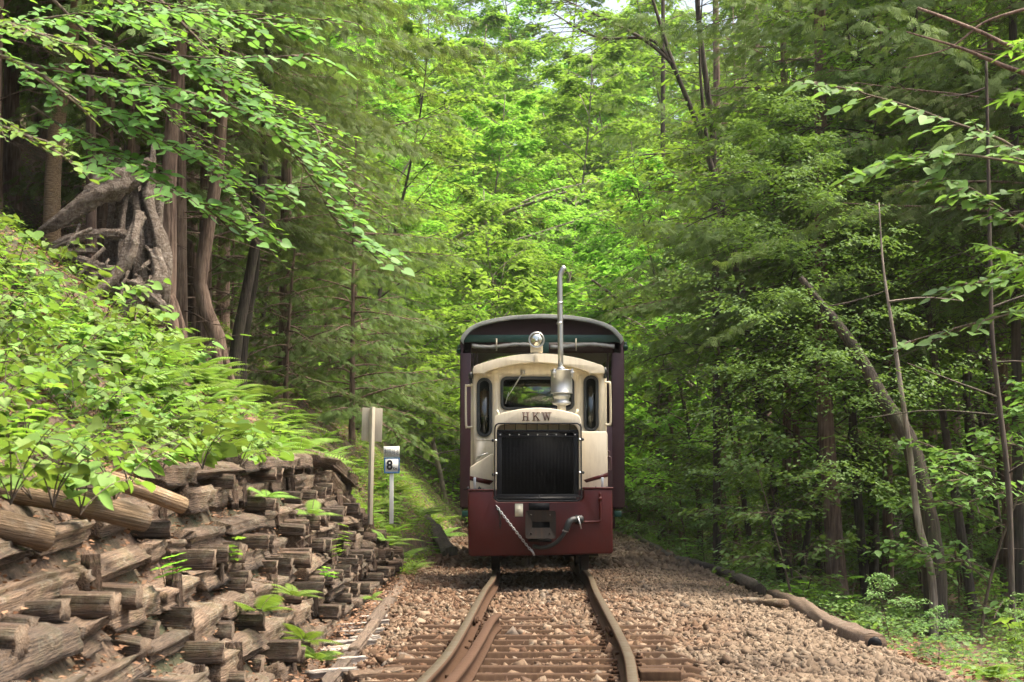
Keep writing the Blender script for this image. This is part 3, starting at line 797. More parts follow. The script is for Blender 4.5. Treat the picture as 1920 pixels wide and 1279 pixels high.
# coupler
cpl = MB(); a = xz(985, 1009.5, LD - .1); c_ = xz(1042, 957.5, LD - .1)
o_ = rr(a[0], a[1], c_[0], c_[1], .018); i_ = rr(*xz(997.6, 989.5, LD - .1), *xz(1031, 978, LD - .1), .004)
cpl.plate(o_, [i_], LD - .16, LD - .11); coup = cpl.build('coupler_head', M['iron'], loco, bevel=.006)
t = MB(); t.box((a[0] + .02, LD - .11, a[1] + .02), (c_[0] - .02, LD + .01, c_[1] - .02)); t.build('coupler_body', M['black'], loco)
for q in ((996, 966), (1031, 966), (996, 1000), (1031, 1000)):
    b = MB(); p = xz(*q, LD - .16); b.lathe((p[0], LD - .16, p[1]), [(.009, 0), (.009, -.007), (.004, -.008)], 'Y', 8); b.build('bolt', M['iron'], coup)
t = MB(); a = xz(991.5, 957); c_ = xz(1030, 943); t.box((a[0], LD - .03, a[1]), (c_[0], LD - .002, c_[1])); t.build('coupler_slot', M['radiator'], loco)
t = MB(); a = xz(990, 1016); c_ = xz(1034, 1010); t.box((a[0], LD - .03, a[1]), (c_[0], LD - .003, c_[1])); t.build('coupler_shadow_strip', M['black'], loco)  # black strip standing in for the shadow below the coupler
# cream plate
t = MB(); a = xz(965.5, 968.5); c_ = xz(980.5, 944.5); t.box((a[0], LD - .008, a[1]), (c_[0], LD - .001, c_[1])); tg = t.build('number_plate', M['tagcream'], loco)
t = MB()
for k in range(3): q = xz(970, 955 + k * 2.2); q2 = xz(976, 955.9 + k * 2.2); t.box((q[0], LD - .0095, q2[1]), (q2[0], LD - .0082, q[1]))
t.build('stamp', M['signgrey'], tg)
# chain
def chain(pts, name, r=.0035, ln=.024, m='steel'):
    pts = smooth_path(pts, 60); L = np.concatenate([[0], np.cumsum(np.linalg.norm(np.diff(pts, axis=0), axis=1))])
    b = MB(); k = 0; s = 0
    while s < L[-1] - ln * .5:
        c0 = np.array([np.interp(s + ln / 2, L, pts[:, j]) for j in range(3)]); c1 = np.array([np.interp(min(L[-1], s + ln / 2 + .005), L, pts[:, j]) for j in range(3)])
        t_ = c1 - c0; t_ /= np.linalg.norm(t_) + 1e-9; u = np.cross(t_, [0, 1, 0]); u /= np.linalg.norm(u) + 1e-9; w = np.cross(t_, u)
        sd_ = u if k % 2 else (u * .3 + w * .95)
        lp_ = [c0 + t_ * math.cos(a_) * ln * .62 + sd_ * math.sin(a_) * ln * .34 for a_ in np.linspace(0, 2 * np.pi, 10)]
        b.tube(lp_, r, 5, caps=False); s += ln * .86; k += 1
    return b.build(name, M[m], loco)
def Q(px, py, d): return P(px, py, d)
chain([Q(930, 948, LD - .015), Q(945, 968, LD - .03), Q(970, 1000, LD - .04), Q(996, 1033, LD - .03)], 'safety_chain')
chain([Q(930, 948, LD - .015), Q(936, 962, LD - .02), Q(938, 975, LD - .02), Q(938, 988, LD - .02)], 'hanging_chain', m='iron')
b = MB(); b.tube([Q(996, 1030, LD - .03), Q(1000, 1037, LD - .03), Q(1002, 1042, LD - .03)], .008, 8); b.build('chain_hook', M['steel'], loco)
# air hose and pipe
b = MB(); b.tube(smooth_path([Q(1125, 924, LD - .02), Q(1125.5, 950, LD - .02), Q(1126, 974, LD - .02), Q(1123, 978, LD - .02), Q(1110, 978.5, LD - .02), Q(1094, 979, LD - .03)], 24), .010, 10); b.lathe(tuple(Q(1125, 934, LD - .02)), [(.016, -.02), (.016, .01)], 'Z', 10); b.build('brake_pipe', M['maroon'], loco)
b = MB(); c_ = Q(1084, 974, LD - .04); b.lathe(tuple(c_), [(.02, -.03), (.036, -.02), (.036, .03), (.02, .045)], 'X', 14); b.build('angle_cock', M['rubber'], loco)
b = MB(); b.tube([Q(1083, 968, LD - .09), Q(1087, 980, LD - .10), Q(1090, 992, LD - .10)], .006, 6); b.build('cock_handle', M['steel'], loco)
b = MB(); b.tube(smooth_path([Q(1086, 976, LD - .05), Q(1076, 974, LD - .08), Q(1067, 979, LD - .10), Q(1062, 992, LD - .10), Q(1052, 1008, LD - .09), Q(1036, 1022, LD - .07), Q(1016, 1027, LD - .04), Q(1000, 1024, LD + .0)], 40), np.concatenate([np.full(14, .026), np.full(26, .017)]), 12); b.build('air_hose', M['rubber'], loco, smooth=True)
b = MB(); b.lathe(tuple(Q(1061, 995, LD - .10)), [(.021, -.012), (.021, .012)], 'Z', 14); b.lathe(tuple(Q(1056.5, 995, LD - .10)), [(.006, -.01), (.009, .01)], 'X', 8); b.build('hose_clamp', M['steel'], loco)
# side boxes in cream with the maroon stripe
d2 = LD + .35
def bxz(pts, d, y_0, y_1, m, name, bevel=.004, parent=loco):
    b = MB(); b.prism(XZ(pts, d), y_0, y_1); return b.build(name, m, parent, bevel=bevel)
left = bxz([(881, 876), (893, 868), (921, 851), (926, 851), (926, 919), (881, 919)], d2, d2, d2 + .9, M['cream'], 'left_side_tank', .008)
right = bxz([(1088, 809), (1137, 809), (1139, 814), (1139.5, 917), (1088, 919)], d2, d2, d2 + .9, M['cream'], 'right_side_tank', .008)
bxz([(881, 892.5), (926, 901.5), (918, 909.5), (881, 900.5)], d2 - .003, d2 - .003, d2 + .0, M['maroon'], 'stripe', 0, left)
bxz([(1094, 900), (1139.5, 886), (1139.5, 894), (1099, 905)], d2 - .003, d2 - .003, d2 + .0, M['maroon'], 'stripe', 0, right)
b = MB()
for sx, sy_ in ((0, 0), (3, 1.5), (6, 3)): b.tube([Q(893 + sx, 862 - sy_, d2 - .03), Q(896 + sx, 856 - sy_ * .7, d2 - .05), Q(911 + sx * .7, 850.5 - sy_ * .4, d2 - .06)], .004, 6)
b.build('wire_clips', M['steel'], left)
b = MB()
b.tube(smooth_path([Q(1139, 846, d2 + .2), Q(1142, 847, d2 + .2), Q(1142.5, 856, d2 + .2), Q(1139, 858, d2 + .2)], 10), .008, 8); b.tube(smooth_path([Q(1139, 857, d2 + .1), Q(1145, 858, d2 + .1), Q(1145, 880, d2 + .1), Q(1139, 881, d2 + .1)], 12), .008, 8)
b.build('tank_handle', M['wagon'], right)
for px_ in (890, 1129.5):
    b = MB(); a = Q(px_, 918, LD + .12); b.box((a[0] - .011, a[1] - .004, a[2]), (a[0] + .011, a[1] + .012, a[2] + .10)); b.build('jacking_pin', M['steel'], loco, bevel=.002)
    b = MB()
    for k in (-.055, .04): b.lathe((a[0] + k, a[1], a[2] - .005), [(.014, 0), (.014, .02), (.007, .022), (.007, .03)], 'Z', 10)
    b.box((a[0] - .09, a[1] - .03, a[2] - .004), (a[0] + .08, a[1] + .05, a[2] + .006)); b.build('deck_bolts', M['black'], loco)
# bonnet
hd = LD + .02
outer = [(926, 918), (926, 800), (926.5, 786), (928.5, 781), (934, 777), (946, 773), (962, 769.5), (980, 766.5), (1000, 764.8), (1012, 764.6), (1032, 765.8), (1052, 769), (1070, 773), (1083, 777.5), (1087.5, 782), (1089.5, 788), (1090, 800), (1090, 918)]
hole = [(1084, 918.2), (1084.5, 812), (1083, 803), (1078, 797), (1070, 795), (946, 795), (937, 797), (932.5, 803), (931, 812), (931, 918.2)]
# surround built as one loop (open below)
b = MB(); b.prism(XZ(outer + [(1085.5, 918), (1085.5, 812), (1083, 803), (1078, 797.5), (1070, 795.5), (946, 795.5), (938, 797.5), (932.5, 803), (930.5, 812), (930.5, 918)], hd), hd, hd + .14)
sur = b.build('radiator_surround', M['cream'], loco, bevel=.006)
b = MB(); b.prism(XZ([(928, 919), (928, 800), (930, 788), (946, 775), (1008, 767), (1070, 775), (1086, 788), (1088, 800), (1088, 919)], hd), hd + .141, LD + 1.45); b.build('bonnet', M['cream'], loco, bevel=.02)
# letters
def letters():
    b = MB(); yv = hd - .003; k = [0]
    def st(pts, y_=None):
        k[0] += 1; b.prism(XZ(pts, hd), yv - .0003 * k[0], hd + .001)
    def serif(x, y): st([(x - 3.1, y - .65), (x + 3.1, y - .65), (x + 3.1, y + .65), (x - 3.1, y + .65)])
    T, B = 773.8, 788.2
    for x in (982.1, 989.6):                                   # H
        st([(x - 1.15, T), (x + 1.15, T), (x + 1.15, B), (x - 1.15, B)]); serif(x, T); serif(x, B)
    st([(981.5, 780.3), (990.2, 780.3), (990.2, 781.8), (981.5, 781.8)])
    x = 1001.3                                                # K
    st([(x - 1.15, T), (x + 1.15, T), (x + 1.15, B), (x - 1.15, B)]); serif(x, T); serif(x, B)
    st([(1008.2, T), (1009.6, T), (1002.6, 782.0), (1001.8, 780.8)]); serif(1009.2, T)
    st([(1003.6, 779.2), (1005.4, 777.9), (1011.8, B), (1009.0, B)]); serif(1010.2, B)
    def w(x0, top, x1, wd): st([(x0 - wd, T), (x0 + wd, T), (x1 + wd * .7, B + .2), (x1 - wd * .7, B + .2)])
    w(1018.6, 0, 1022.2, 1.2); w(1024.9, 0, 1022.6, .6); w(1024.6, 0, 1028.6, 1.2); w(1031.2, 0, 1028.8, .6)
    for x in (1018.2, 1024.8, 1031.0): serif(x, T)
    return b.build('lettering', M['red_letter'], sur)
letters()
for (a, c_) in (((936, 779), (931.5, 769)), ((1079.5, 779), (1083.5, 768))):
    b = MB(); b.tube([Q(*a, hd + .12), Q(*c_, hd + .12)], .011, 10); b.build('lifting_peg', M['cream'], loco, smooth=True)
# radiator
b = MB(); a = xz(932, 931, hd + .05); c_ = xz(1084, 806, hd + .05)
b.box((a[0], hd + .05, a[1]), (c_[0], hd + .12, c_[1])); rad_ = b.build('radiator_core', M['radiator'], loco)
b = MB(); n_ = 58
for i in range(n_):
    x = a[0] + (c_[0] - a[0]) * (i + .5) / n_; b.box((x - .0022, hd + .030 + (.006 if i % 3 else 0), a[1] + .02), (x + .0022, hd + .0495, c_[1] - .06))
o = b.build('radiator_fins', M['radiator'], rad_)
b = MB()
for zz, hh in ((c_[1] - .012, .02), (c_[1] - .055, .012), (a[1] + .01, .018)): b.box((a[0], hd + .015, zz - hh / 2), (c_[0], hd + .0485, zz + hh / 2))
for xx in (a[0] + .018, c_[0] - .018): b.box((xx - .02, hd + .020, a[1]), (xx + .02, hd + .0482, c_[1]))
b.build('radiator_frame', M['black'], rad_, bevel=.003)
b = MB()
for i in range(9): p = xz(938 + i * 17.5, 815, hd); b.lathe((p[0], hd + .015, p[1]), [(.006, 0), (.006, -.006)], 'Y', 8)
b.build('radiator_bolts', M['steel'], rad_)
# grille guard
gd = hd - .035
gl = rr(*xz(928, 939.5, gd), *xz(1089.5, 794, gd), .040, 8)
b = MB(); pl = [(x, gd, z) for x, z in gl]; b.tube(pl + [pl[0]], .0062, 8, caps=False)
z1_, z0_ = xz(1000, 794, gd)[1], xz(1000, 806, gd)[1]
for i in range(8): x = xz(946 + i * 20.4, 800, gd)[0]; b.tube([(x, gd, z1_), (x, gd, z0_), (x, gd + .04, z0_)], .0038, 6)
z2_ = xz(1000, 931, gd)[1]; b.tube([(xz(930, 0, gd)[0], gd, z2_), (xz(1088, 0, gd)[0], gd, z2_)], .005, 6)
b.tube([(xz(1010, 0, gd)[0], gd, z2_ + .01), (xz(1010, 0, gd)[0], gd, xz(0, 940, gd)[1])], .006, 6)
b.box((gl[0][0] - .74, gd + .02, xz(0, 938.5, gd)[1]), (gl[0][0] - .04, gd + .05, z2_ - .005))
gg = b.build('grille_guard', M['black'], loco)
for q in ((929.5, 826), (930.5, 888), (1087, 824), (1087, 886)):
    b = MB(); p = xz(*q, gd); b.lathe((p[0], gd - .006, p[1]), [(.010, .012), (.012, 0), (.008, -.008), (.0, -.010)], 'Y', 10); b.build('guard_bolt', M['steel'], gg)
for q in ((924.5, 826), (925, 890), (1092.5, 824), (1093, 886)):
    b = MB(); p = xz(*q, gd + .03); b.lathe((p[0], gd + .03, p[1]), [(.011, .03), (.013, .0), (.0, -.004)], 'Y', 10); b.build('guard_bracket', M['black'], gg)
# cab
cd = LD + 1.5
def arch(x0, x1, yb, yt, r, n=18):
    """arched roof outline in pixels, left to right: corners rounded with r"""
    xm = (x0 + x1) / 2; h = yb - yt; out = []
    for i in range(n + 1):
        t_ = i / n; x = x0 + r + (x1 - x0 - 2 * r) * t_; s = (x - xm) / ((x1 - x0) / 2); out.append((x, yt + h * (s * s) * .93))
    return out
def arch_outline(x0, x1, ybot, ytop, yedge, r=8):
    """yedge: height of the corner"""
    ar = arch(x0, x1, yedge, ytop, r); a0, a1 = ar[0], ar[-1]
    pts = [(x0, ybot), (x0, a0[1] + r * 1.05), (x0 + r * .12, a0[1] + r * .55), (x0 + r * .42, a0[1] + r * .18)] + ar + [(x1 - r * .42, a1[1] + r * .18), (x1 - r * .12, a1[1] + r * .55), (x1, a1[1] + r * 1.05), (x1, ybot)]
    return pts
win = rr(*xz(940.5, 767, cd), *xz(1074.5, 708.5, cd), .046, 8)
sw1 = rr(*xz(896, 817.5, cd), *xz(920.5, 710.5, cd), .0575, 10); sw2 = rr(*xz(1096.2, 807.5, cd), *xz(1120, 706, cd), .0555, 10)
front = XZ(arch_outline(886, 1134, 919, 672, 690, 8), cd)
b = MB(); b.plate(front, [win, sw1, sw2], cd, cd + .03)
cab = b.build('cab', M['cream'], loco)
x0c, x1c = xz(886, 0, cd)[0], xz(1134, 0, cd)[0]; zb = xz(0, 919, cd)[1]; zt = xz(0, 700, cd)[1]
for xx, s in ((x0c, 1), (x1c, -1)):
    b = MB(); b.box((min(xx, xx + s * .03), cd + .031, zb), (max(xx, xx + s * .03), cd + .35, zt)); b.box((min(xx, xx + s * .03), cd + .9, zb), (max(xx, xx + s * .03), cd + 1.25, zt)); b.box((min(xx, xx + s * .03), cd + .351, zb), (max(xx, xx + s * .03), cd + .899, zb + .62))
    b.build('cab_side', M['cream'], loco, bevel=.004)
bk = MB(); bwin = rr(*xz(925, 778, cd), *xz(1090, 708, cd), .03, 5)
bk.plate(XZ(arch_outline(887.5, 1132.5, 919, 673, 691, 8), cd), [bwin], cd + 1.251, cd + 1.28); bk.build('cab_back', M['interior'], loco)
b = MB(); b.box((x0c + .04, cd + .04, zb + .02), (x1c - .04, cd + 1.24, zb + .06)); b.build('cab_floor', M['interior'], loco)
for name_, lp_, ap in (('windscreen', win, 1), ('side_window', sw1, 0), ('side_window', sw2, 0)):
    cx_ = np.mean([p[0] for p in lp_]); cz_ = np.mean([p[1] for p in lp_])
    def off(l, d_):
        out = []
        n = len(l)
        for i in range(n):
            p0_, p1_ = np.array(l[i - 1]), np.array(l[(i + 1) % n]); t_ = p1_ - p0_; nn = np.array([t_[1], -t_[0]]); nn /= np.linalg.norm(nn) + 1e-9
            out.append(tuple(np.array(l[i]) + nn * d_))
        return out
    b = MB(); b.ring(off(lp_, .010), off(lp_, -.016), cd - .012, cd + .02); fr = b.build(name_ + '_seal', M['rubber'], cab, bevel=.003)
    m_, nt, ns, ls, bs = (M.get('glass') or (None,)) and (None,) * 5 if 'glass' in M else mat('window_glass')
    if 'glass' not in M:
        tr = nt.nodes.new('ShaderNodeBsdfTransparent'); tr.inputs[0].default_value = (.55, .6, .56, 1)
        gl_ = nt.nodes.new('ShaderNodeBsdfGlossy'); gl_.inputs['Roughness'].default_value = .03; gl_.inputs[0].default_value = (.8, .85, .82, 1)
        fn = nt.nodes.new('ShaderNodeFresnel'); fn.inputs[0].default_value = 1.55; ad = N(nt, 'ShaderNodeMath', operation='ADD'); ls.new(fn.outputs[0], ad.inputs[0]); ad.inputs[1].default_value = .03
        mx = nt.nodes.new('ShaderNodeMixShader'); ls.new(ad.outputs[0], mx.inputs[0]); ls.new(tr.outputs[0], mx.inputs[1]); ls.new(gl_.outputs[0], mx.inputs[2]); ls.new(mx.outputs[0], ns['Material Output'].inputs[0]); M['glass'] = m_
    b = MB(); b.prism(off(lp_, -.006), cd + .006, cd + .010); b.build('pane', M['glass'], fr)
# raised panels, rivets and hinges on the cab front
b = MB(); b.ring(rr(*xz(892, 826, cd), *xz(926, 700, cd), .004, 2), rr(*xz(893, 825, cd), *xz(925, 701, cd), .004, 2), cd - .003, cd - .0005); b.ring(rr(*xz(1089, 826, cd), *xz(1125, 700, cd), .004, 2), rr(*xz(1090, 825, cd), *xz(1124, 701, cd), .004, 2), cd - .003, cd - .0005)
b.ring(rr(*xz(934, 775, cd), *xz(1081, 703, cd), .004, 2), rr(*xz(935, 774, cd), *xz(1080, 704, cd), .004, 2), cd - .003, cd - .0005); b.build('panel_seam', M['cream_dark'], cab)
b = MB()
for px_, py_ in [(889, 720), (889, 747), (889, 774), (889, 800), (1128, 714), (1128, 741), (1128, 768), (1128, 795), (1088, 704), (1088, 725), (926.5, 728.5), (942, 701), (958, 701)]:
    p = xz(px_, py_, cd); b.lathe((p[0], cd, p[1]), [(.005, 0), (.005, -.004), (0, -.005)], 'Y', 8)
b.build('rivets', M['cream_dark'], cab)
b = MB(); p = xz(1087.5, 715, cd); b.box((p[0] - .012, cd - .012, p[1] - .05), (p[0] + .012, cd - .0005, p[1] + .05)); b.build('catch', M['cream'], cab, bevel=.002)
# roof with peak
oo = arch_outline(886.5, 1133.5, 700, 663, 689, 9); b = MB()
ii = arch_outline(907, 1106.5, 700, 679.5, 700, 8)
def loop_np(pts, n=64):
    return smooth_len(pts, n)
def smooth_len(pts, n):
    p = np.array(pts, float); L = np.concatenate([[0], np.cumsum(np.linalg.norm(np.diff(p, axis=0), axis=1))]); u = np.linspace(0, L[-1], n)
    return [(np.interp(a_, L, p[:, 0]), np.interp(a_, L, p[:, 1])) for a_ in u]
d3 = cd - .16
oN, iN = smooth_len(oo, 60), smooth_len(ii, 60)
b.prism(XZ(oN + iN[::-1], d3), d3, cd - .001)
pk = b.build('roof_peak', M['cream'], cab, bevel=.006)
o2 = smooth_len(arch_outline(886.5, 1133.5, 697, 663, 689, 9), 60); i2 = [(a_ + (1010 - a_) * .03, c_ + 3.5) for a_, c_ in o2]
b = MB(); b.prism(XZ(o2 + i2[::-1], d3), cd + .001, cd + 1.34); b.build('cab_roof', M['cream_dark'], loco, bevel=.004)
b = MB(); p = xz(1002, 680, d3); q = xz(1009.5, 664, d3); b.box((p[0], d3 - .014, p[1]), (q[0], d3 - .001, q[1] - .005)); b.build('roof_strap', M['cream'], pk, bevel=.002)
# wiper
b = MB(); b.tube([Q(980, 698, cd - .03), Q(966, 722, cd - .03)], .006, 8); b.tube([Q(968, 719, cd - .03), Q(950, 747, cd - .022)], .0035, 6); b.tube([Q(954, 735, cd - .014), Q(948, 757, cd - .014)], .004, 6)
b.box(tuple(Q(976, 701, cd - .03)), tuple(Q(984, 694, cd - .0005))); b.build('wiper', M['steel'], cab)
# grab rails
b = MB(); b.tube(smooth_path([Q(885, 723, cd), Q(875.5, 723.5, cd + .05), Q(873.5, 728, cd + .05), Q(874, 796, cd + .05), Q(877, 801, cd + .05), Q(885, 801, cd)], 40), .010, 8); b.build('grab_rail', M['cream'], loco, smooth=True)
b = MB(); b.tube(smooth_path([Q(1134, 717, cd), Q(1141, 717.5, cd + .02), Q(1144, 722, cd + .02), Q(1145, 790, cd + .02), Q(1142, 796, cd + .02), Q(1135, 796, cd)], 40), .010, 8); b.build('grab_rail', M['cream'], loco, smooth=True)
for px_ in (882.5, 1132): 
    b = MB(); b.box(tuple(Q(px_ + .0, 918, cd + .06)), tuple(Q(px_ + 5, 709, cd + .10))); b.build('door_post', M['cream'], loco, bevel=.003)
for px_, py_ in ((883, 704), (1134, 695)):
    b = MB(); p = Q(px_, py_, cd); b.lathe(tuple(p), [(.02, -.03), (.024, 0), (.012, .03)], 'Z', 12); b.box((p[0] - .012, p[1] - .01, p[2] - .07), (p[0] + .012, p[1] + .02, p[2] - .03)); b.build('mirror_bracket', M['rubber'], loco)
# headlamp
hl = Q(1005.8, 637.8, d3 + .02)
b = MB(); b.lathe(tuple(hl), [(.066, .0), (.072, -.01), (.072, .02), (.068, .10), (.03, .14)], 'Y', 28); lampo = b.build('headlamp', M['cream'], loco, smooth=False)
b = MB(); b.lathe((hl[0], hl[1] - .008, hl[2]), [(.073, .0), (.073, -.014), (.060, -.018), (.060, -.004)], 'Y', 32); b.build('rim', M['steel'], lampo, smooth=False)
mm, nt, ns, ls, bs = mat('headlamp_lens'); bs.inputs['Base Color'].default_value = (.55, .56, .48, 1); bs.inputs['Metallic'].default_value = .9; bs.inputs['Roughness'].default_value = .12
b = MB(); b.lathe((hl[0], hl[1] - .022, hl[2]), [(.062, .010), (.055, .0), (.035, -.012), (.012, -.017), (.0, -.018)], 'Y', 32); b.build('lens', mm, lampo, smooth=True)
b = MB(); pb = Q(1006, 655, d3 + .05); b.box((pb[0] - .055, pb[1] - .03, pb[2] - .028), (pb[0] + .055, pb[1] + .06, pb[2] + .035)); b.lathe((pb[0], pb[1], pb[2] - .03), [(.03, 0), (.018, -.04)], 'Z', 12); b.build('lamp_bracket', M['cream'], lampo, bevel=.006)
# exhaust
ed = LD + .95; c0 = Q(1053, 736, ed)
k_ = ed / F
b = MB(); zt_, zb_ = Q(0, 696, ed)[2], Q(0, 737, ed)[2]
b.lathe((c0[0], ed, 0), [(.06, zb_ - .004), (20.6 * k_, zb_ - .004), (20.6 * k_, zb_ + .004), (20.0 * k_, zb_ + .006), (20.0 * k_, zt_), (20.8 * k_, zt_ + .001), (20.8 * k_, zt_ + .010), (.05, zt_ + .014)], 'Z', 40); mf = b.build('muffler', M['muffler'], loco, smooth=False)
z3_ = Q(0, 757, ed)[2]; z4_ = Q(0, 768, ed)[2]
b = MB(); b.lathe((c0[0], ed, 0), [(.03, z3_ - .02), (16.5 * k_, z3_ - .004), (17 * k_, z3_), (17 * k_, z3_ + .012), (14 * k_, z3_ + .02), (14.5 * k_, z3_ + .05), (16.5 * k_, z3_ + .056), (16.5 * k_, z3_ + .068), (16.0 * k_, zb_ - .005)], 'Z', 36); b.build('muffler_base', M['muffler'], mf, smooth=False)
b = MB(); b.lathe((c0[0], ed, 0), [(8 * k_, z4_ - .03), (8 * k_, z3_ - .01)], 'Z', 20); b.build('exhaust_stub', M['cream'], mf)
for px_ in (1039.5, 1073):
    b = MB(); p = Q(px_, 698, ed - .07); b.box((p[0] - .008, p[1] - .012, p[2] - .045), (p[0] + .008, p[1] + .012, p[2] + .03)); b.box((p[0] - .016, p[1] - .016, p[2] - .012), (p[0] + .016, p[1] + .016, p[2] + .006)); b.build('clamp', M['steel'], mf, bevel=.002)
b = MB(); zz0 = zt_; zz1 = Q(0, 524, ed)[2]
b.lathe((c0[0] - 1 * k_, ed, zt_), [(8 * k_, 0), (8 * k_, .03), (6 * k_, .035)], 'Z', 20)
pp = [(c0[0] - 1.5 * k_, ed, zt_)] + [(c0[0] - (1.5 + 1.6 * t_) * k_, ed, zt_ + (zz1 - zt_) * t_) for t_ in (.25, .5, .75, .97, 1.0)]
pp += [tuple(Q(1050.5, 516, ed)), tuple(Q(1052.5, 509.5, ed)), tuple(Q(1056.0, 504.0, ed)), tuple(Q(1059.5, 500.5, ed))]
b.tube(np.array(pp), 5.1 * k_, 20); st_ = b.build('exhaust_pipe', M['steel'], loco, smooth=False)
me = st_.data
for o in (mf, st_):
    for p_ in o.data.polygons: p_.use_smooth = len(p_.vertices) == 4
for q in ((1049.5, 606), (1050, 568)):
    b = MB(); p = Q(*q, ed); b.lathe((p[0] + .0, ed, p[2]), [(5.6 * k_, -.01), (5.6 * k_, .01)], 'Z', 20); b.build('pipe_band', M['steel'], st_)
# the driver behind the left side window
person = empty('person', (xz(913, 0, cd + .6)[0], cd + .6, zb + .06), R(72))
tag(person, 'driver in a dark blue cap seated behind the left cab window', 'person')
px0 = person.location.x; yb_ = cd + .6; hz = Q(0, 746, yb_)[2]
def skin_fig(name, verts, edges, rads, m, parent):
    me = bpy.data.meshes.new(name); me.from_pydata([Vector(v) for v in verts], edges, []); me.update()
    o = bpy.data.objects.new(name, me); link(o, parent); o.location = (0, 0, 0)
    s = o.modifiers.new('skin', 'SKIN'); s.use_smooth_shade = True
    for i, r_ in enumerate(rads): me.skin_vertices[0].data[i].radius = (r_, r_ * (.85)) if not isinstance(r_, tuple) else r_
    me.skin_vertices[0].data[0].use_root = True
    o.modifiers.new('sub', 'SUBSURF').levels = 2; me.materials.append(m); return o
pl_ = np.array(person.location)
def rel(x, y, z): return (x, y, z - 0)
hh = hz - pl_[2]
bodyv = [(0, -.02, hh - .62), (0, .0, hh - .42), (0, .01, hh - .26), (0, .01, hh - .15), (0, .0, hh - .06), (0, .0, hh + .02), (0, .0, hh + .09),
         (-.17, .01, hh - .24), (-.21, .0, hh - .42), (-.12, -.2, hh - .46), (-.10, -.27, hh - .45), (.17, .01, hh - .24), (.21, .0, hh - .42), (.12, -.2, hh - .46), (.10, -.27, hh - .45),
         (-.09, -.04, hh - .66), (-.11, -.28, hh - .66), (-.11, -.3, hh - 1.02), (.09, -.04, hh - .66), (.11, -.28, hh - .66), (.11, -.3, hh - 1.02)]
bodye = [(0,1),(1,2),(2,3),(3,4),(4,5),(5,6),(2,7),(7,8),(8,9),(9,10),(2,11),(11,12),(12,13),(13,14),(0,15),(15,16),(16,17),(0,18),(18,19),(19,20)]
bodyr = [.095, .095, .095, .065, .065, .085, .07, .065, .05, .038, .03, .065, .05, .038, .03, .09, .07, .05, .09, .07, .05]
bd = skin_fig('body', bodyv, bodye, bodyr, M['skin'], person)
sh = skin_fig('shirt', [bodyv[i] for i in (0, 1, 2, 3, 7, 8, 9, 11, 12, 13)], [(0,1),(1,2),(2,3),(2,4),(4,5),(5,6),(2,7),(7,8),(8,9)], [.105, .108, .108, .07, .075, .068, .055, .085, .068, .055], M['shirt'], person)
b = MB(); b.lathe((0, .0, hh + .07), [(.098, -.01), (.100, .02), (.09, .06), (.06, .085), (.0, .095)], 'Z', 20); b.box((-.06, -.18, hh + .06), (.06, -.09, hh + .068)); o = b.build('cap', M['cap'], person, smooth=True, world_off=(0, 0, 0))
b = MB(); b.add([(-.012, -.095, hh + .0), (.012, -.095, hh + .0), (0, -.118, hh - .012), (0, -.092, hh + .03)], np.array([(0, 1, 2), (0, 2, 3), (1, 3, 2)])); b.box((-.045, -.092, hh + .018), (-.018, -.075, hh + .028)); b.box((.018, -.092, hh + .018), (.045, -.075, hh + .028)); b.box((-.022, -.090, hh - .045), (.022, -.07, hh - .038)); b.build('face_features', M['cap'], person, world_off=(0, 0, 0))
b = MB(); b.box((px0 - .05, yb_ - .18, zb + .07), (px0 + .22, yb_ + .18, zb + .14)); b.build('driver_seat', M['rubber'], loco, bevel=.02)
b = MB(); b.box((XC - .1, cd + .1, zb + .07), (XC + .35, cd + .35, zb + .55)); b.build('control_desk', M['interior'], loco, bevel=.02)
for q in ((985, 722, 24), (978, 737, 34)):
    b = MB(); p = Q(q[0], q[1], cd + 1.2); b.box((p[0], p[1], p[2]), (p[0] + q[2] * .0048, p[1] + .01, p[2] + .012)); b.build('shelf_edge', M['steel'], loco)

# ------------------------------------------------------------------ WAGON
WD = 21.6
wg = empty('passenger_wagon', (XC, WD, 0))
tag(wg, 'dark maroon covered passenger wagon with arched grey roof behind the locomotive', 'wagon')
def wz(pts): return XZ(pts, WD)
xa_, xb_ = xz(863.5, 0, WD)[0], xz(1168.5, 0, WD)[0]; zb2 = xz(0, 951, WD)[1]; zt2 = xz(0, 640, WD)[1]
WL = 5.6
ro = smooth_len([(864, 640), (864, 634), (869, 626), (880, 614.5), (897, 606), (925, 598.5), (960, 593), (1016, 590), (1070, 592.8), (1105, 598.3), (1133, 606), (1150, 614.5), (1161, 626), (1167.5, 634), (1168, 640)], 50)
ri = [(x + (1016 - x) * .035, y + 8 - 2 * abs(x - 1016) / 152) for x, y in ro]
b = MB(); b.prism(wz(ro + ri[::-1]), WD - .10, WD + WL + .1); b.build('roof', M['roofgrey'], wg, bevel=.004)
gb = [(x, y) for x, y in ri if y < 630]
b = MB(); b.prism(wz([(gb[0][0], 628)] + gb + [(gb[-1][0], 628)]), WD - .02, WD + .03); b.build('gable', M['wagon_dark'], wg)
b = MB(); b.prism(wz([(868, 628.2), (1164, 628.2), (1164, 642), (868, 642)]), WD - .03, WD + .02); b.build('header_board', M['green'], wg, bevel=.003)
b = MB(); b.prism(wz([(868, 642.2), (1164, 642.2), (1164, 662), (868, 662)]), WD + .0, WD + .03); b.build('inner_header', M['wagon_dark'], wg)
b = MB()
for x in (1015,): a = xz(x - 14, 662, WD); c_ = xz(x + 14, 642, WD); b.box((a[0], WD - .035, a[1]), (c_[0], WD - .001, c_[1]))
b.build('header_post', M['green'], wg, bevel=.003)
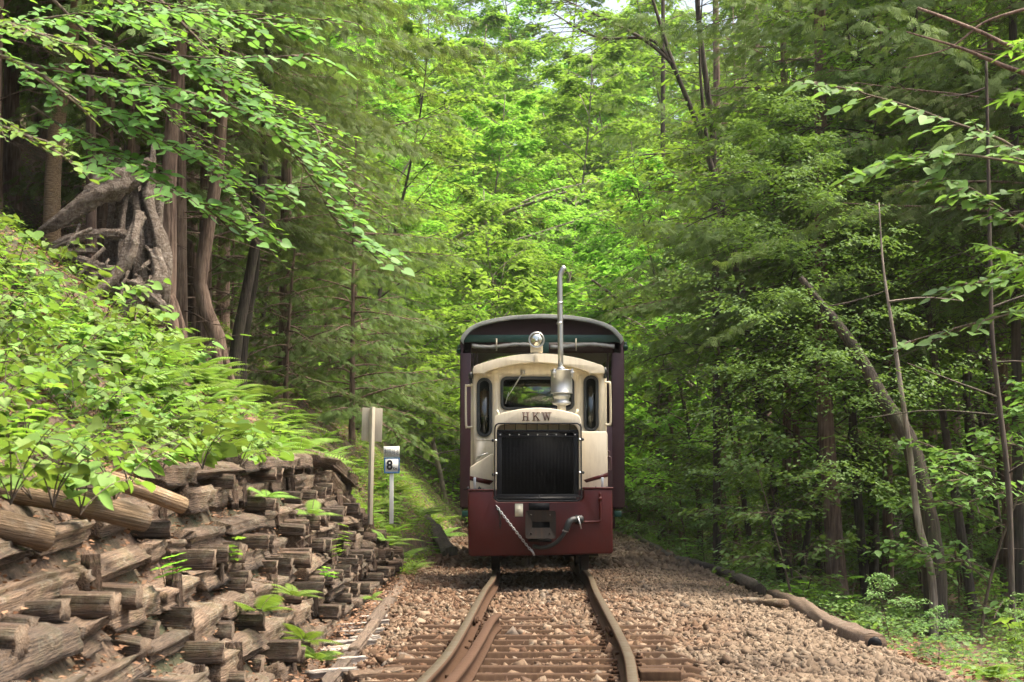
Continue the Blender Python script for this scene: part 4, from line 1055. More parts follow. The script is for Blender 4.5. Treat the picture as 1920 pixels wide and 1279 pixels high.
for j, (xA, xB) in enumerate(((885, 1000), (1032, 1152))):              # rolled clear curtains
    pts = [Q(xA + (xB - xA) * t_, 648.5 + 2.5 * math.sin(t_ * 6 + j), WD - .06) for t_ in np.linspace(0, 1, 24)]
    b = MB(); b.tube(pts, 0.021 * (1 + .12 * np.sin(np.arange(24) * 1.7)), 12, noise=.1, seed=j); cu = b.build('rolled_curtain', M['curtain'], wg)
    b = MB()
    for t_ in (.4,): p = Q(xA + (xB - xA) * t_, 640, WD - .10); b.box((p[0] - .008, p[1] - .003, p[2] - .10), (p[0] + .008, p[1] + .004, p[2] + .03))
    b.build('strap', M['signgrey'], cu)
b = MB()
for a, c_ in ((863.5, 884), (1149, 1168.5)):
    p = xz(a, 951, WD); q = xz(c_, 640, WD); b.box((p[0], WD, p[1]), (q[0], WD + .06, q[1]))
p = xz(884, 951, WD); q = xz(1149, 800, WD); b.box((p[0], WD + .005, p[1]), (q[0], WD + .055, q[1])); b.build('end_wall', M['wagon'], wg, bevel=.004)
for x in (886, 893, 1139, 1147): b = MB(); a = xz(x, 800, WD); c_ = xz(x + 2.2, 662, WD); b.box((a[0], WD + .01, a[1]), (c_[0], WD + .04, c_[1])); b.build('window_post', M['wagon_dark'], wg)
for xx, s in ((xa_, 1), (xb_, -1)):
    b = MB(); X0, X1 = sorted((xx, xx + s * .05))
    b.box((X0, WD + .061, zb2), (X1, WD + WL, zb2 + .75)); b.box((X0, WD + .061, zt2 - .12), (X1, WD + WL, zt2 + .02))
    for k in range(7): yk = WD + .061 + k * (WL - .13) / 6; b.box((X0, yk, zb2 + .751), (X1, yk + .07, zt2 - .121))
    b.build('side_wall', M['wagon'], wg, bevel=.004)
b = MB(); b.box((xa_ + .02, WD + .07, zb2 - .02), (xb_ - .02, WD + WL, zb2 + .03)); b.box((xa_ + .1, WD + .1, .3), (xb_ - .1, WD + WL - .1, zb2 - .021)); b.build('floor', M['wagon_dark'], wg)
b = MB(); b.box((xa_ + .02, WD + WL - .0, zb2), (xb_ - .02, WD + WL + .04, zb2 + .8)); b.box((xa_ + .02, WD + WL, zt2 - .2), (xb_ - .02, WD + WL + .04, zt2 + .1)); b.box((xa_ + .02, WD + WL, zb2 + .801), (xa_ + .3, WD + WL + .04, zt2 - .201)); b.box((xb_ - .3, WD + WL, zb2 + .801), (xb_ - .02, WD + WL + .04, zt2 - .201)); b.build('rear_wall', M['wagon'], wg)
for i, yk in enumerate(np.arange(WD + .7, WD + WL - .5, .9)):
    for s in (-1, 1): b = MB(); x = XC + s * .5; b.box((x - .25, yk, zb2 + .1), (x + .25, yk + .35, zb2 + .42)); b.box((x - .25, yk + .351, zb2 + .1), (x + .25, yk + .40, zb2 + .85)); b.build('bench', M['wagon_dark'], wg, bevel=.01)
for px_, py_ in ((861.5, 658), (1172, 652)):
    b = MB(); p = Q(px_, py_, WD + .1); b.lathe((p[0], p[1], p[2]), [(.0, -.05), (.03, -.045), (.034, .03), (.0, .035)], 'Y', 14); b.box((p[0] - .02, p[1] - .03, p[2] + .03), (p[0] + .02, p[1] + .03, p[2] + .06)); b.build('marker_lamp', M['green'], wg)
for x_ in (1152, 866): b = MB(); p = xz(x_, 969, WD); q = xz(x_ + 13, 958, WD); b.box((p[0], WD - .05, p[1]), (q[0], WD + .3, q[1])); b.build('footstep', M['green'], wg, bevel=.004)
for yw in (WD + 1.2, WD + 4.3):
    for s in (-1, 1): w_ = MB(); w_.lathe((XC + s * GA, yw, .22), [(.05, -.03), (.22, -.03), (.22, .03), (.05, .03)], 'X'); w_.build('wheel', M['iron'], wg)
b = MB(); b.box((XC - .07, cd + 1.3, .33), (XC + .07, WD + .12, .43)); b.build('drawbar', M['iron'], wg)

# ------------------------------------------------------------------ SIGNS
sdp = 19.6
ps = P(734.5, 950, sdp); sg = empty('speed_sign', (ps[0], ps[1], ps[2]))
tag(sg, 'white speed limit sign with black 8 in a blue frame on a white post', 'sign')
def sxz(px, py): p = P(px, py, sdp); return p[0], p[2]
b = MB(); a = sxz(730, 952); c_ = sxz(738, 882); b.box((a[0], sdp + .006, a[1] - .15), (c_[0], sdp + .02, c_[1])); b.build('post', M['white'], sg, bevel=.002)
b = MB(); a = sxz(719.3, 857.3); c_ = sxz(749, 837); b.box((a[0], sdp - .004, a[1]), (c_[0], sdp + .001, c_[1])); up = b.build('upper_plate', M['white'], sg)
b = MB(); a = sxz(720, 888); c_ = sxz(749.5, 858.2); b.box((a[0], sdp - .004, a[1]), (c_[0], sdp + .001, c_[1])); lw = b.build('lower_plate', M['white'], sg)
b = MB(); b.ring(rr(*sxz(720, 888), *sxz(749.5, 858.2), .002, 2), rr(*sxz(722.3, 885.2), *sxz(747, 860.4), .002, 2), sdp - .0062, sdp - .0042); b.build('border', M['blue'], lw)
def text(s, name, px0_, px1_, pyb, pyt, parent, bold=0.0, m='ink'):
    c = bpy.data.curves.new(name, 'FONT'); c.body = s; c.extrude = 0.0; c.offset = bold
    t_ = bpy.data.objects.new(name, c); C.objects.link(t_); bpy.context.view_layer.update()
    me = bpy.data.meshes.new_from_object(t_); bpy.data.objects.remove(t_)
    co = np.array([v.co[:] for v in me.vertices]); mn, mx_ = co.min(0), co.max(0)
    a = sxz(px0_, pyb); c2 = sxz(px1_, pyt); pl3 = np.zeros(3); q = parent
    while q is not None: pl3 = pl3 + np.array(q.location); q = q.parent
    X = a[0] + (co[:, 0] - mn[0]) / (mx_[0] - mn[0]) * (c2[0] - a[0]); Z = a[1] + (co[:, 1] - mn[1]) / (mx_[1] - mn[1]) * (c2[1] - a[1])
    for i, v in enumerate(me.vertices): v.co = (X[i] - pl3[0], sdp - .0056 - pl3[1], Z[i] - pl3[2])
    me.materials.clear(); me.materials.append(M[m]); o = bpy.data.objects.new(name, me); link(o, parent); return o
text('制限時速', 'lettering', 720.8, 748.3, 852.5, 842, up, .0)
text('8', 'number', 724.8, 736.3, 881.5, 862.5, lw, .035)
text('Km', 'unit', 737.3, 744.3, 881.3, 876, lw, .02)
# board seen from behind
bdp = 18.2
ps = P(698, 925, bdp); bs_ = empty('wooden_signboard', tuple(ps))
tag(bs_, 'plain weathered signboard seen from behind, nailed to a square post', 'sign')
b = MB(); q = [P(679.5, 764.5, bdp), P(717.5, 766, bdp), P(716, 829, bdp), P(677.5, 826, bdp)]
b.prism([(p[0], p[2]) for p in q], bdp - .012, bdp); b.build('board', M['signgrey'], bs_, bevel=.002)
b = MB(); A, B_ = P(699, 763.5, bdp), P(694, 940, bdp); xa2 = Vector(A - B_).normalized()
b.tube([B_ + np.array([0, -.03, -.2]), A + np.array([0, -.03, 0])], .025, 4); pst = b.build('post', M['signgrey'], bs_, bevel=.002)

# ------------------------------------------------------------------ foliage kit
def unit(v): return v / (np.linalg.norm(v, axis=-1, keepdims=True) + 1e-9)
def leaf_tmpl(kind):
    """leaf along +Y, normal +Z, length 1"""
    if kind == 'diamond':
        V = [(0, 0, 0), (.30, .42, .06), (0, 1, -.06), (-.30, .42, .06)]; return np.array(V), np.array([(0, 1, 2), (0, 2, 3)])
    if kind == 'oval':
        V = [(0, 0, 0), (.26, .22, .05), (.34, .52, .05), (.20, .82, .0), (0, 1.05, -.08), (-.20, .82, .0), (-.34, .52, .05), (-.26, .22, .05), (0, .5, 0)]
        return np.array(V), np.array([(8, i, (i + 1) % 8) for i in range(8)])
    if kind == 'heart':
        h = [(0, .04, 0), (.20, -.07, .05), (.42, .03, .09), (.52, .26, .09), (.46, .52, .06), (.28, .78, .02), (0, 1.06, -.09)]
        V = h + [(-x, y, z) for x, y, z in h[-2:0:-1]] + [(0, .42, -.02)]
        n = len(V) - 1; return np.array(V), np.array([(n, i, (i + 1) % n) for i in range(n)])
    if kind == 'maple':
        V = []
        for k, (a, l) in enumerate([(-118, .52), (-62, .85), (0, 1.0), (62, .85), (118, .52)]):
            for da, q in ((-31 if k else -42, .30), (-14, .62), (0, 1.0), (14, .62)):
                V.append((math.sin(R(a + da)) * l * q * (.8 if q < 1 else 1), math.cos(R(a + da)) * l * q * (.8 if q < 1 else 1) + .12, -.16 * q * q + .06))
        V.append((.0, -.06, .0)); V.append((0, .15, .05)); n = len(V) - 1
        return np.array(V), np.array([(n, i, (i + 1) % n) for i in range(n)])
    if kind == 'fan':      # flat scale-leaf spray of a cypress: side blades on a curved axis
        V, Fc = [], []
        def blade(x0, y0, x1, y1, w, z1=0):
            dx, dy = x1 - x0, y1 - y0; L = math.hypot(dx, dy); nx, ny = -dy / L * w, dx / L * w; k = len(V)
            V.extend([(x0 - nx * .6, y0 - ny * .6, 0), (x0 + nx * .6, y0 + ny * .6, 0), ((x0 + x1) / 2 + nx, (y0 + y1) / 2 + ny, z1 * .4), (x1, y1, z1), ((x0 + x1) / 2 - nx, (y0 + y1) / 2 - ny, z1 * .4)])
            Fc.extend([(k, k + 4, k + 1), (k + 1, k + 4, k + 2), (k + 2, k + 4, k + 3)])
        blade(0, 0, 0, 1, .046, -.12)
        for i, (y, l) in enumerate([(.12, .42), (.3, .5), (.5, .42), (.7, .30)]):
            for s in (-1, 1): blade(0, y + (.06 if s > 0 else 0), s * l * .72, y + l * .75, .044, -.08)
        return np.array(V), np.array(Fc)
    if kind == 'pinna':
        V = [(0, 0, 0), (.16, .10, .0), (.13, .55, -.02), (0, 1, -.1), (-.13, .55, -.02), (-.16, .10, .0)]
        return np.array(V), np.array([(0, 1, 2), (0, 2, 4), (0, 4, 5), (2, 3, 4)])
def scatter(mb, T, pos, d, up, sc, col, mi=0, wid=None):
    V0, F0 = T; n = len(pos)
    if n == 0: return
    d = unit(d); x = unit(np.cross(d, up)); z = np.cross(x, d)
    Rm = np.stack([x * (1 if wid is None else np.asarray(wid)[:, None]), d, z], -1)
    V = np.einsum('nij,kj->nki', Rm, V0) * np.broadcast_to(sc, (n,))[:, None, None] + pos[:, None]
    Fc = F0[None] + (np.arange(n) * len(V0))[:, None, None]
    mb.add(V.reshape(-1, 3), Fc.reshape(-1, F0.shape[1]), np.repeat(np.broadcast_to(col, (n,)), len(V0)), mi)

def decid(seed, Ht=12, c0=2.5, Lmax=3.2, nl=22, leaf=.11, kind='diamond', nsub=6, ntw=6, nlf=9, r0=.09, lean=.3, flat=.25, up=.45, mleaf='leaf_bright', mbark='bark_dark', prof=None):
    g = np.random.default_rng(seed); T = leaf_tmpl(kind)
    k = 14; t = np.linspace(0, 1, k)
    ph = g.uniform(0, 6, 2)
    tr = np.stack([lean * (np.sin(t * 3 + ph[0]) - math.sin(ph[0])), lean * (np.sin(t * 2.4 + ph[1]) - math.sin(ph[1])), t * Ht], -1)
    wood = MB(); lf = MB()
    wood.tube(np.concatenate([tr[:1] - [0, 0, .4], tr]), np.concatenate([[r0 * 1.25], r0 * (1 - t * .88)]), 9, noise=.10, seed=seed)
    pos, dr, ups, cl = [], [], [], []
    for i in range(nl):
        u = (i + g.uniform(0, .9)) / nl; z = c0 + (Ht * .98 - c0) * u
        b0 = np.array([np.interp(z, tr[:, 2], tr[:, 0]), np.interp(z, tr[:, 2], tr[:, 1]), z])
        az = i * 2.4 + g.normal(0, .3); P_ = (1 - .78 * abs(u - .25) ** 1.2 / .75 ** 1.2) if prof is None else prof(u)
        L = Lmax * P_ * g.uniform(.75, 1.15); el = up * g.uniform(.4, 1.3) + .35 * u
        s = np.linspace(0, 1, 8)
        h = np.array([math.cos(az), math.sin(az)]); cur = g.normal(0, .12)
        xx = s * L * math.cos(el); side = np.array([-h[1], h[0]]) * cur
        path = b0 + np.stack([h[0] * xx + side[0] * s ** 2 * L, h[1] * xx + side[1] * s ** 2 * L, L * math.sin(el) * s - .22 * L * s ** 2], -1)
        wood.tube(path, r0 * .34 * (1 - u * .5) * (1 - s * .85), 5, caps=False)
        for j in range(nsub):
            q = .22 + .78 * (j + g.uniform(0, .8)) / nsub
            p0 = np.array([np.interp(q, s, path[:, c]) for c in range(3)]); sg_ = 1 if j % 2 else -1
            az2 = az + sg_ * g.uniform(.45, 1.0); l2 = L * .42 * (1.15 - q * .6) * g.uniform(.7, 1.2)
            e2 = g.normal(.05, .34); d2_ = np.array([math.cos(az2) * math.cos(e2), math.sin(az2) * math.cos(e2), math.sin(e2)])
            s2 = np.linspace(0, 1, 4)[:, None]; path2 = p0 + d2_ * l2 * s2 + np.array([0, 0, -.16 * l2]) * s2 ** 2
            wood.tube(path2, .010 * (1 - s2[:, 0] * .7), 3, caps=False)
            for m_ in range(ntw):
                q2 = (m_ + .6) / ntw; p1 = p0 + d2_ * l2 * q2 + np.array([0, 0, -.16 * l2]) * q2 ** 2
                az3 = az2 + (1 if m_ % 2 else -1) * g.uniform(.4, 1.1); l3 = l2 * .45 * g.uniform(.6, 1.2) + .12
                d3_ = np.array([math.cos(az3), math.sin(az3), g.normal(-.05, .35)])
                v = (np.arange(nlf) + .5) / nlf
                pp = p1 + d3_ * (l3 * v)[:, None] + np.stack([0 * v, 0 * v, -.2 * l3 * v ** 2], -1) + g.normal(0, .02, (nlf, 3))
                a4 = az3 + np.where(np.arange(nlf) % 2, 1, -1) * g.uniform(.3, 1.2, nlf)
                pos.append(pp); dr.append(np.stack([np.cos(a4), np.sin(a4), g.normal(-.28, .25, nlf)], -1))
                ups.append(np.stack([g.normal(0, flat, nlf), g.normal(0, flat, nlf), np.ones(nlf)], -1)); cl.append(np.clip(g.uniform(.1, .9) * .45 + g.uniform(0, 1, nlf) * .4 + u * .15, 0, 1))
                if m_ % 2 == 0: wood.tube(np.array([p1, p1 + d3_ * l3 * .9 - [0, 0, .15 * l3]]), [.005, .002], 3, caps=False)
    pos = np.concatenate(pos); n = len(pos)
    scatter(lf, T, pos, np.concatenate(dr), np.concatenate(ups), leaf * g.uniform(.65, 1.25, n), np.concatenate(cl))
    return wood, lf, n

def conifer(seed, Ht=11, c0=2.0, Lmax=2.3, nb=64, r0=.10, spray=.13, droop=.35, step=.085, bare=0, dens=1.0, lean=.12):
    g = np.random.default_rng(seed); T = leaf_tmpl('fan')
    wood, lf = MB(), MB(); k = 12; t = np.linspace(0, 1, k)
    tr = np.stack([lean * np.sin(t * 2.5 + seed), lean * np.sin(t * 2 + seed * 2), t * Ht], -1); tr[:, :2] -= tr[0, :2]
    wood.tube(np.concatenate([tr[:1] - [0, 0, .4], tr[:1] + [0, 0, .05], tr[1:]]), np.concatenate([[r0 * 1.45, r0 * 1.15], r0 * (1 - t[1:] * .93)]), 11, noise=.07, seed=seed)
    pos, dr, ups, cl = [], [], [], []
    for i in range(nb + bare):
        isb = i >= nb
        u = (i + g.uniform(0, .9)) / nb if not isb else 0
        z = c0 + (Ht * .98 - c0) * u ** 1.15 if not isb else g.uniform(.25, 1) * c0
        b0 = np.array([np.interp(z, tr[:, 2], tr[:, 0]), np.interp(z, tr[:, 2], tr[:, 1]), z])
        az = i * 2.4 + g.normal(0, .3); L = Lmax * (1 - u) ** .75 * g.uniform(.65, 1.15) + .2
        if isb: L = g.uniform(.4, 1.3)
        s = np.linspace(0, 1, 8); e = g.uniform(-.15, .6)
        h = np.array([math.cos(az), math.sin(az)]); side = np.array([-h[1], h[0]]) * g.normal(0, .12)
        dz = L * math.sin(e) * s - droop * L * s ** 1.8 + .08 * L * s ** 4
        path = b0 + np.stack([h[0] * s * L + side[0] * s ** 2 * L, h[1] * s * L + side[1] * s ** 2 * L, dz], -1)
        wood.tube(path, (.016 * (L / 2) + .004) * (1 - s * .85), 4, caps=False)
        if isb:
            for j in range(5):
                q = g.uniform(.3, 1); p0 = np.array([np.interp(q, s, path[:, c]) for c in range(3)]); a5 = az + g.normal(0, .8); wood.tube(np.array([p0, p0 + np.array([math.cos(a5), math.sin(a5), g.normal(-.1, .2)]) * g.uniform(.15, .4)]), [.004, .0015], 3, caps=False)
            continue
        nbr = max(3, int(L * .85 / step))
        for j in range(nbr):
            if g.uniform() > dens: continue
            q = .15 + .85 * (j + .5) / nbr; p0 = np.array([np.interp(q, s, path[:, c]) for c in range(3)])
            sg_ = 1 if j % 2 else -1; az2 = az + sg_ * g.uniform(.55, .95); l2 = L * .36 * (1.12 - q * .75) * g.uniform(.6, 1.25)
            ns = max(2, int(l2 / (spray * .42))); v = (np.arange(ns) + .7) / ns
            pp = p0 + np.stack([math.cos(az2) * l2 * v, math.sin(az2) * l2 * v, -droop * .9 * l2 * v ** 1.6], -1)
            a4 = az2 + np.where(np.arange(ns) % 2, 1, -1) * g.uniform(.2, .75, ns)
            pos.append(pp); dr.append(np.stack([np.cos(a4), np.sin(a4), g.normal(-.75, .38, ns)], -1))
            ups.append(np.stack([g.normal(0, .6, ns), g.normal(0, .6, ns), np.ones(ns)], -1))
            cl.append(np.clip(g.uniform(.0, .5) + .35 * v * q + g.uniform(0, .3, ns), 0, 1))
            wood.tube(np.stack([pp[0] * 0 + p0, pp[-1]]), [.005, .002], 3, caps=False)
    pos = np.concatenate(pos); n = len(pos)
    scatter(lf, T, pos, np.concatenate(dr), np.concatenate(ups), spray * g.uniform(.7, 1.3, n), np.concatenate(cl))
    return wood, lf, n

def proto_meshes(name, wood, lf, mbark, mleaf):
    return wood.mesh('trunk', M[mbark], smooth=False, attr=False), (lf.mesh('crown', M[mleaf], attr=True))
LIB = {}
def lib(key, fn, mbark, mleaf, **kw):
    w, l, n = fn(**kw); LIB[key] = proto_meshes(key, w, l, mbark, mleaf)
    print(key, n)
lib('con_a', conifer, 'bark_red', 'leaf_hinoki', seed=1, Ht=13, c0=1.6, Lmax=2.5, nb=88, bare=14, step=.075)
lib('con_e', conifer, 'bark_red', 'leaf_hinoki', seed=5, Ht=10.5, c0=3.5, Lmax=2.6, nb=62, bare=18, step=.075, droop=.34, r0=.07)
lib('con_b', conifer, 'bark_red', 'leaf_hinoki', seed=2, Ht=14, c0=3.4, Lmax=2.7, nb=66, bare=26, dens=.85)
lib('con_c', conifer, 'bark_red', 'leaf_hinoki', seed=3, Ht=5.2, c0=.4, Lmax=1.5, nb=60, r0=.045, spray=.12)
lib('con_d', conifer, 'bark_red', 'leaf_hinoki', seed=4, Ht=3.0, c0=.25, Lmax=1.1, nb=44, r0=.03, spray=.10)
lib('dec_a', decid, 'bark_pale', 'leaf_bright', lean=1.0, seed=11, Ht=13, c0=1.6, Lmax=4.2, nl=40, leaf=.17, nsub=7, ntw=7, nlf=9)
lib('dec_b', decid, 'bark_pale', 'leaf_bright', lean=.9, seed=12, Ht=10, c0=.9, Lmax=3.8, nl=36, leaf=.155, nsub=7, ntw=7, nlf=9)
lib('dec_c', decid, 'bark_dark', 'leaf_mid', seed=13, Ht=11, c0=2.6, Lmax=3.4, nl=26, leaf=.12, nsub=6, ntw=6, nlf=9, kind='oval')
lib('dec_d', decid, 'bark_dark', 'leaf_mid', seed=17, Ht=6.5, c0=1.0, Lmax=2.2, nl=26, leaf=.085, nsub=6, ntw=5, nlf=8, r0=.045, lean=.5, kind='oval')
lib('dec_e', decid, 'bark_dark', 'leaf_mid', seed=18, Ht=9.5, c0=2.3, Lmax=2.7, nl=34, leaf=.082, nsub=7, ntw=7, nlf=9, r0=.06, lean=.5, kind='diamond')
lib('sap_a', decid, 'twig', 'leaf_mid', seed=14, Ht=3.4, c0=.5, Lmax=1.35, nl=15, leaf=.085, nsub=5, ntw=4, nlf=7, r0=.022, lean=.2, up=.35, kind='oval')
lib('sap_b', decid, 'twig', 'leaf_blue', seed=15, Ht=2.2, c0=.3, Lmax=1.15, nl=13, leaf=.075, nsub=5, ntw=4, nlf=7, r0=.016, lean=.15, up=.25, flat=.15, kind='oval')
lib('sap_c', decid, 'twig', 'leaf_bright', seed=16, Ht=3.8, c0=1.0, Lmax=1.5, nl=14, leaf=.095, nsub=5, ntw=4, nlf=7, r0=.022, lean=.25, up=.4, kind='heart')
def heart_plant(seed):
    g = np.random.default_rng(seed); st, lf = MB(), MB(); T = leaf_tmpl('heart')
    for i in range(g.integers(3, 6)):
        az = g.uniform(0, 6.28); L = g.uniform(.22, .48); s = np.linspace(0, 1, 7)
        path = np.stack([math.cos(az) * L * .75 * s ** 1.3, math.sin(az) * L * .75 * s ** 1.3, L * (s * .95 - .45 * s ** 2.2)], -1)
        st.tube(path, .0035 * (1 - .6 * s), 4, caps=False)
        n = g.integers(4, 8); q = np.linspace(.3, 1, n)
        pp = np.stack([np.interp(q, s, path[:, c]) for c in range(3)], -1)
        a4 = az + np.where(np.arange(n) % 2, 1, -1) * g.uniform(.3, 1.1, n); a4[-1] = az
        scatter(lf, T, pp, np.stack([np.cos(a4), np.sin(a4), g.normal(-.35, .25, n)], -1), np.stack([g.normal(0, .3, n), g.normal(0, .3, n), np.ones(n)], -1), g.uniform(.045, .088, n), g.uniform(0, 1, n))
    return st.mesh('stem', M['twig'], attr=False), lf.mesh('leaves', M['leaf_bank'])
def fern_plant(seed, nfr=6, L0=.42, mat_='leaf_fern'):
    g = np.random.default_rng(seed); st, lf = MB(), MB(); T = leaf_tmpl('pinna')
    for i in range(nfr):
        az = i * 6.28 / nfr + g.normal(0, .3); L = L0 * g.uniform(.65, 1.2); s = np.linspace(0, 1, 10); e = g.uniform(.5, 1.05)
        path = np.stack([math.cos(az) * L * (s * math.cos(e) + .35 * s ** 2), math.sin(az) * L * (s * math.cos(e) + .35 * s ** 2), L * (s * math.sin(e) - .55 * s ** 2)], -1)
        st.tube(path, .0025 * (1 - .7 * s), 3, caps=False)
        n = 22; q = np.linspace(.12, .99, n); pp = np.stack([np.interp(q, s, path[:, c]) for c in range(3)], -1)
        td = unit(np.stack([np.interp(q, s, np.gradient(path[:, c])) for c in range(3)], -1))
        sd_ = unit(np.cross(td, [0, 0, 1.0])); ln = L * .23 * np.sin(np.pi * np.clip(q * .93 + .12, 0, 1)) ** .8 + .008
        nr = np.cross(sd_, td)
        for sg_ in (-1, 1):
            scatter(lf, T, pp, sd_ * sg_ + td * .35 - np.array([0, 0, .15]), nr + g.normal(0, .06, (n, 3)), ln, np.clip(.3 + .5 * q + g.normal(0, .15, n), 0, 1), wid=np.full(n, .62))
    return st.mesh('stalk', M['twig'], attr=False), lf.mesh('fronds', M[mat_])
def whorl_plant(seed):
    g = np.random.default_rng(seed); st, lf = MB(), MB(); T = leaf_tmpl('oval')
    for i in range(3):
        b0 = np.array([g.normal(0, .04), g.normal(0, .04), 0]); h = g.uniform(.12, .32); tp = b0 + [g.normal(0, .05), g.normal(0, .05), h]
        st.tube([b0, tp], [.004, .003], 4, caps=False)
        for lv, q in enumerate((.55, 1.0)):
            n = 5; a4 = np.arange(n) * 6.28 / n + g.uniform(0, 1)
            scatter(lf, T, np.tile(b0 + (tp - b0) * q, (n, 1)), np.stack([np.cos(a4), np.sin(a4), np.full(n, .1)], -1), np.tile([0, 0, 1.0], (n, 1)) + g.normal(0, .15, (n, 3)), g.uniform(.06, .11, n), g.uniform(.2, 1, n), wid=np.full(n, .8))
    return st.mesh('stem', M['twig'], attr=False), lf.mesh('leaves', M['leaf_bright'])
for i in range(5): LIB[f'heart{i}'] = heart_plant(400 + i)
for i in range(4): LIB[f'fern{i}'] = fern_plant(420 + i, 5 + i % 3, .34 + .06 * i)
for i in range(3): LIB[f'whorl{i}'] = whorl_plant(440 + i)
LIB['fernb'] = fern_plant(450, 7, .55)

def put(key, name, x, y, sc=1.0, rz=None, tilt=(0, 0), z=None, label=None, cat='tree', group=None, parts=('trunk', 'crown'), leafmat=None, barkmat=None):
    if z is None: z = float(ground(x, y))
    o = empty(name, (x, y, z), random.uniform(0, 6.28) if rz is None else rz)
    o.rotation_euler[0] = tilt[0]; o.rotation_euler[1] = tilt[1]; o.scale = (sc,) * 3
    for i, pn in enumerate(parts):
        me = LIB[key][i]; mm_ = leafmat if i else barkmat
        c = bpy.data.objects.new(pn, me); link(c, o)
        if mm_: c.material_slots[0].link = 'OBJECT'; c.material_slots[0].material = M[mm_]
    tag(o, label, cat, group); return o
def vis(x, y, m=1.5):       # inside the widened view
    return y > 3 and abs(x) < .2462 * y * 1.15 + m
PL = {}
def where(x, y):
    px = 960 + x / y * 3900
    for lim, w in ((150, 'at the far left edge'), (350, 'behind the root stump'), (500, 'behind the slender cypress'), (700, 'above the signs'), (860, 'left of the wagon'), (1170, 'over the wagon roof'),
                   (1300, 'just right of the wagon'), (1480, 'between wagon and reddish trunk'), (1640, 'behind the reddish trunk'), (1780, 'behind the curved trunk'), (9e9, 'near the right edge')):
        if px < lim: return w
def ordinals(n):
    one = ['', 'first', 'second', 'third', 'fourth', 'fifth', 'sixth', 'seventh', 'eighth', 'ninth', 'tenth', 'eleventh', 'twelfth', 'thirteenth', 'fourteenth', 'fifteenth', 'sixteenth', 'seventeenth', 'eighteenth', 'nineteenth']
    tens = {20: 'twentieth', 30: 'thirtieth', 40: 'fortieth', 50: 'fiftieth', 60: 'sixtieth', 70: 'seventieth', 2: 'twenty', 3: 'thirty', 4: 'forty', 5: 'fifty', 6: 'sixty', 7: 'seventy'}
    if n == 1: return 'nearest one'
    if n < 20: return one[n] + ' nearest'
    if n % 10 == 0: return tens[n] + ' nearest'
    return tens[n // 10] + '-' + one[n % 10] + ' nearest'
ORD = [ordinals(i) for i in range(1, 79)]

# ------------------------------------------------------------------ single trunks that the photograph shows
def trunk(name, pts_px, d, rpx, bark, label, crown=None, cz=1.0, seed=0, top=11.0, sides=12, noise=.09, limbs=6, csc=1.0, leafmat=None, group=None, roots=False):
    """pts_px from base upward; depth d; radius in picture pixels"""
    pts = [P(x, y, d if np.isscalar(d) else d[i]) for i, (x, y) in enumerate(pts_px)]
    base = pts[0].copy(); d0 = base[1]
    gz = float(ground(base[0], base[1]))
    foot = np.array([base[0], base[1], min(gz, base[2]) - .25])
    dirn = unit(pts[-1] - pts[-2]); last = pts[-1]; dirn = unit(dirn + [0, 0, .6])
    while last[2] < top: last = last + dirn * 1.2; pts.append(last); dirn = unit(dirn + [0, 0, .3])
    path = smooth_path([foot] + pts, 34); root = np.array([foot[0], foot[1], gz])
    o = empty(name, root)
    u = np.linspace(0, 1, 34); rr0 = np.interp(u, np.linspace(0, 1, len(np.atleast_1d(rpx))), np.atleast_1d(rpx)) * d0 / F
    rad = rr0 * (1 - .45 * u) * (1 + .5 * np.exp(-u * 30))
    b = MB(); b.tube(path, rad, sides, noise=noise, seed=seed)
    g = np.random.default_rng(seed + 900)
    if roots:
        for k in range(4):
            a = g.uniform(0, 6.28); p0 = path[3]; q = np.array([math.cos(a), math.sin(a), 0]) * .35
            b.tube(smooth_path([p0, p0 + q * .4 - [0, 0, .3], foot + q - [0, 0, .05], foot + q * 1.6 - [0, 0, .25]], 8), rr0[0] * np.linspace(.6, .25, 8), 7, noise=.1, seed=k)
    for k in range(limbs):
        i = g.integers(8, 32); a = g.uniform(0, 6.28); L = g.uniform(.3, 1.1); dd = np.array([math.cos(a), math.sin(a), g.uniform(-.1, .5)])
        b.tube(smooth_path([path[i], path[i] + dd * L * .5, path[i] + dd * L + [0, 0, g.normal(-.05, .1)]], 6), np.linspace(.010, .003, 6), 4, caps=False)
    b.build('trunk', M[bark], o)
    if crown:
        c = bpy.data.objects.new('crown', LIB[crown][1]); link(c, o)
        top_ = path[np.argmin(abs(path[:, 2] - (gz + cz)))]
        c.location = (top_[0] - root[0], top_[1] - root[1], 0); c.rotation_euler = (0, 0, g.uniform(0, 6)); c.scale = (csc,) * 3
        if leafmat: c.material_slots[0].link = 'OBJECT'; c.material_slots[0].material = M[leafmat]
    tag(o, label, 'tree', group); return o
trunk('cypress_tree', [(305, 668), (315, 520), (318, 300), (335, 120), (350, -40)], 19, [17, 14, 12, 12], 'bark_red', 'slender reddish cypress trunk standing right of the old root stump', 'con_b', 4, 1, roots=True)
trunk('cypress_tree', [(415, 665), (392, 600), (375, 540), (388, 440), (410, 300), (420, 100)], 20.5, [16, 13, 10, 9], 'bark_red', 'crooked brown trunk with splayed roots just right of the slender cypress', None, seed=2, roots=True)
trunk('cypress_tree', [(440, 668), (452, 600), (475, 480), (488, 400), (500, 200)], 23, [11, 9, 8], 'bark_dark', 'dark slanting trunk at the edge of the deep shade on the bank', 'con_b', 4, 3)
trunk('cypress_tree', [(455, 665), (466, 590), (480, 500), (478, 400), (470, 200)], 23.6, [9, 8, 7], 'bark_dark', 'thin dark trunk leaning beside the slanting dark trunk', None, seed=4)
trunk('cypress_tree', [(200, 420), (196, 250), (210, 60), (215, -60)], 22, [19, 18, 17], 'bark_red', 'thick brown trunk above the root stump, leftmost of the straight pair', 'con_b', 4, 5, top=14)
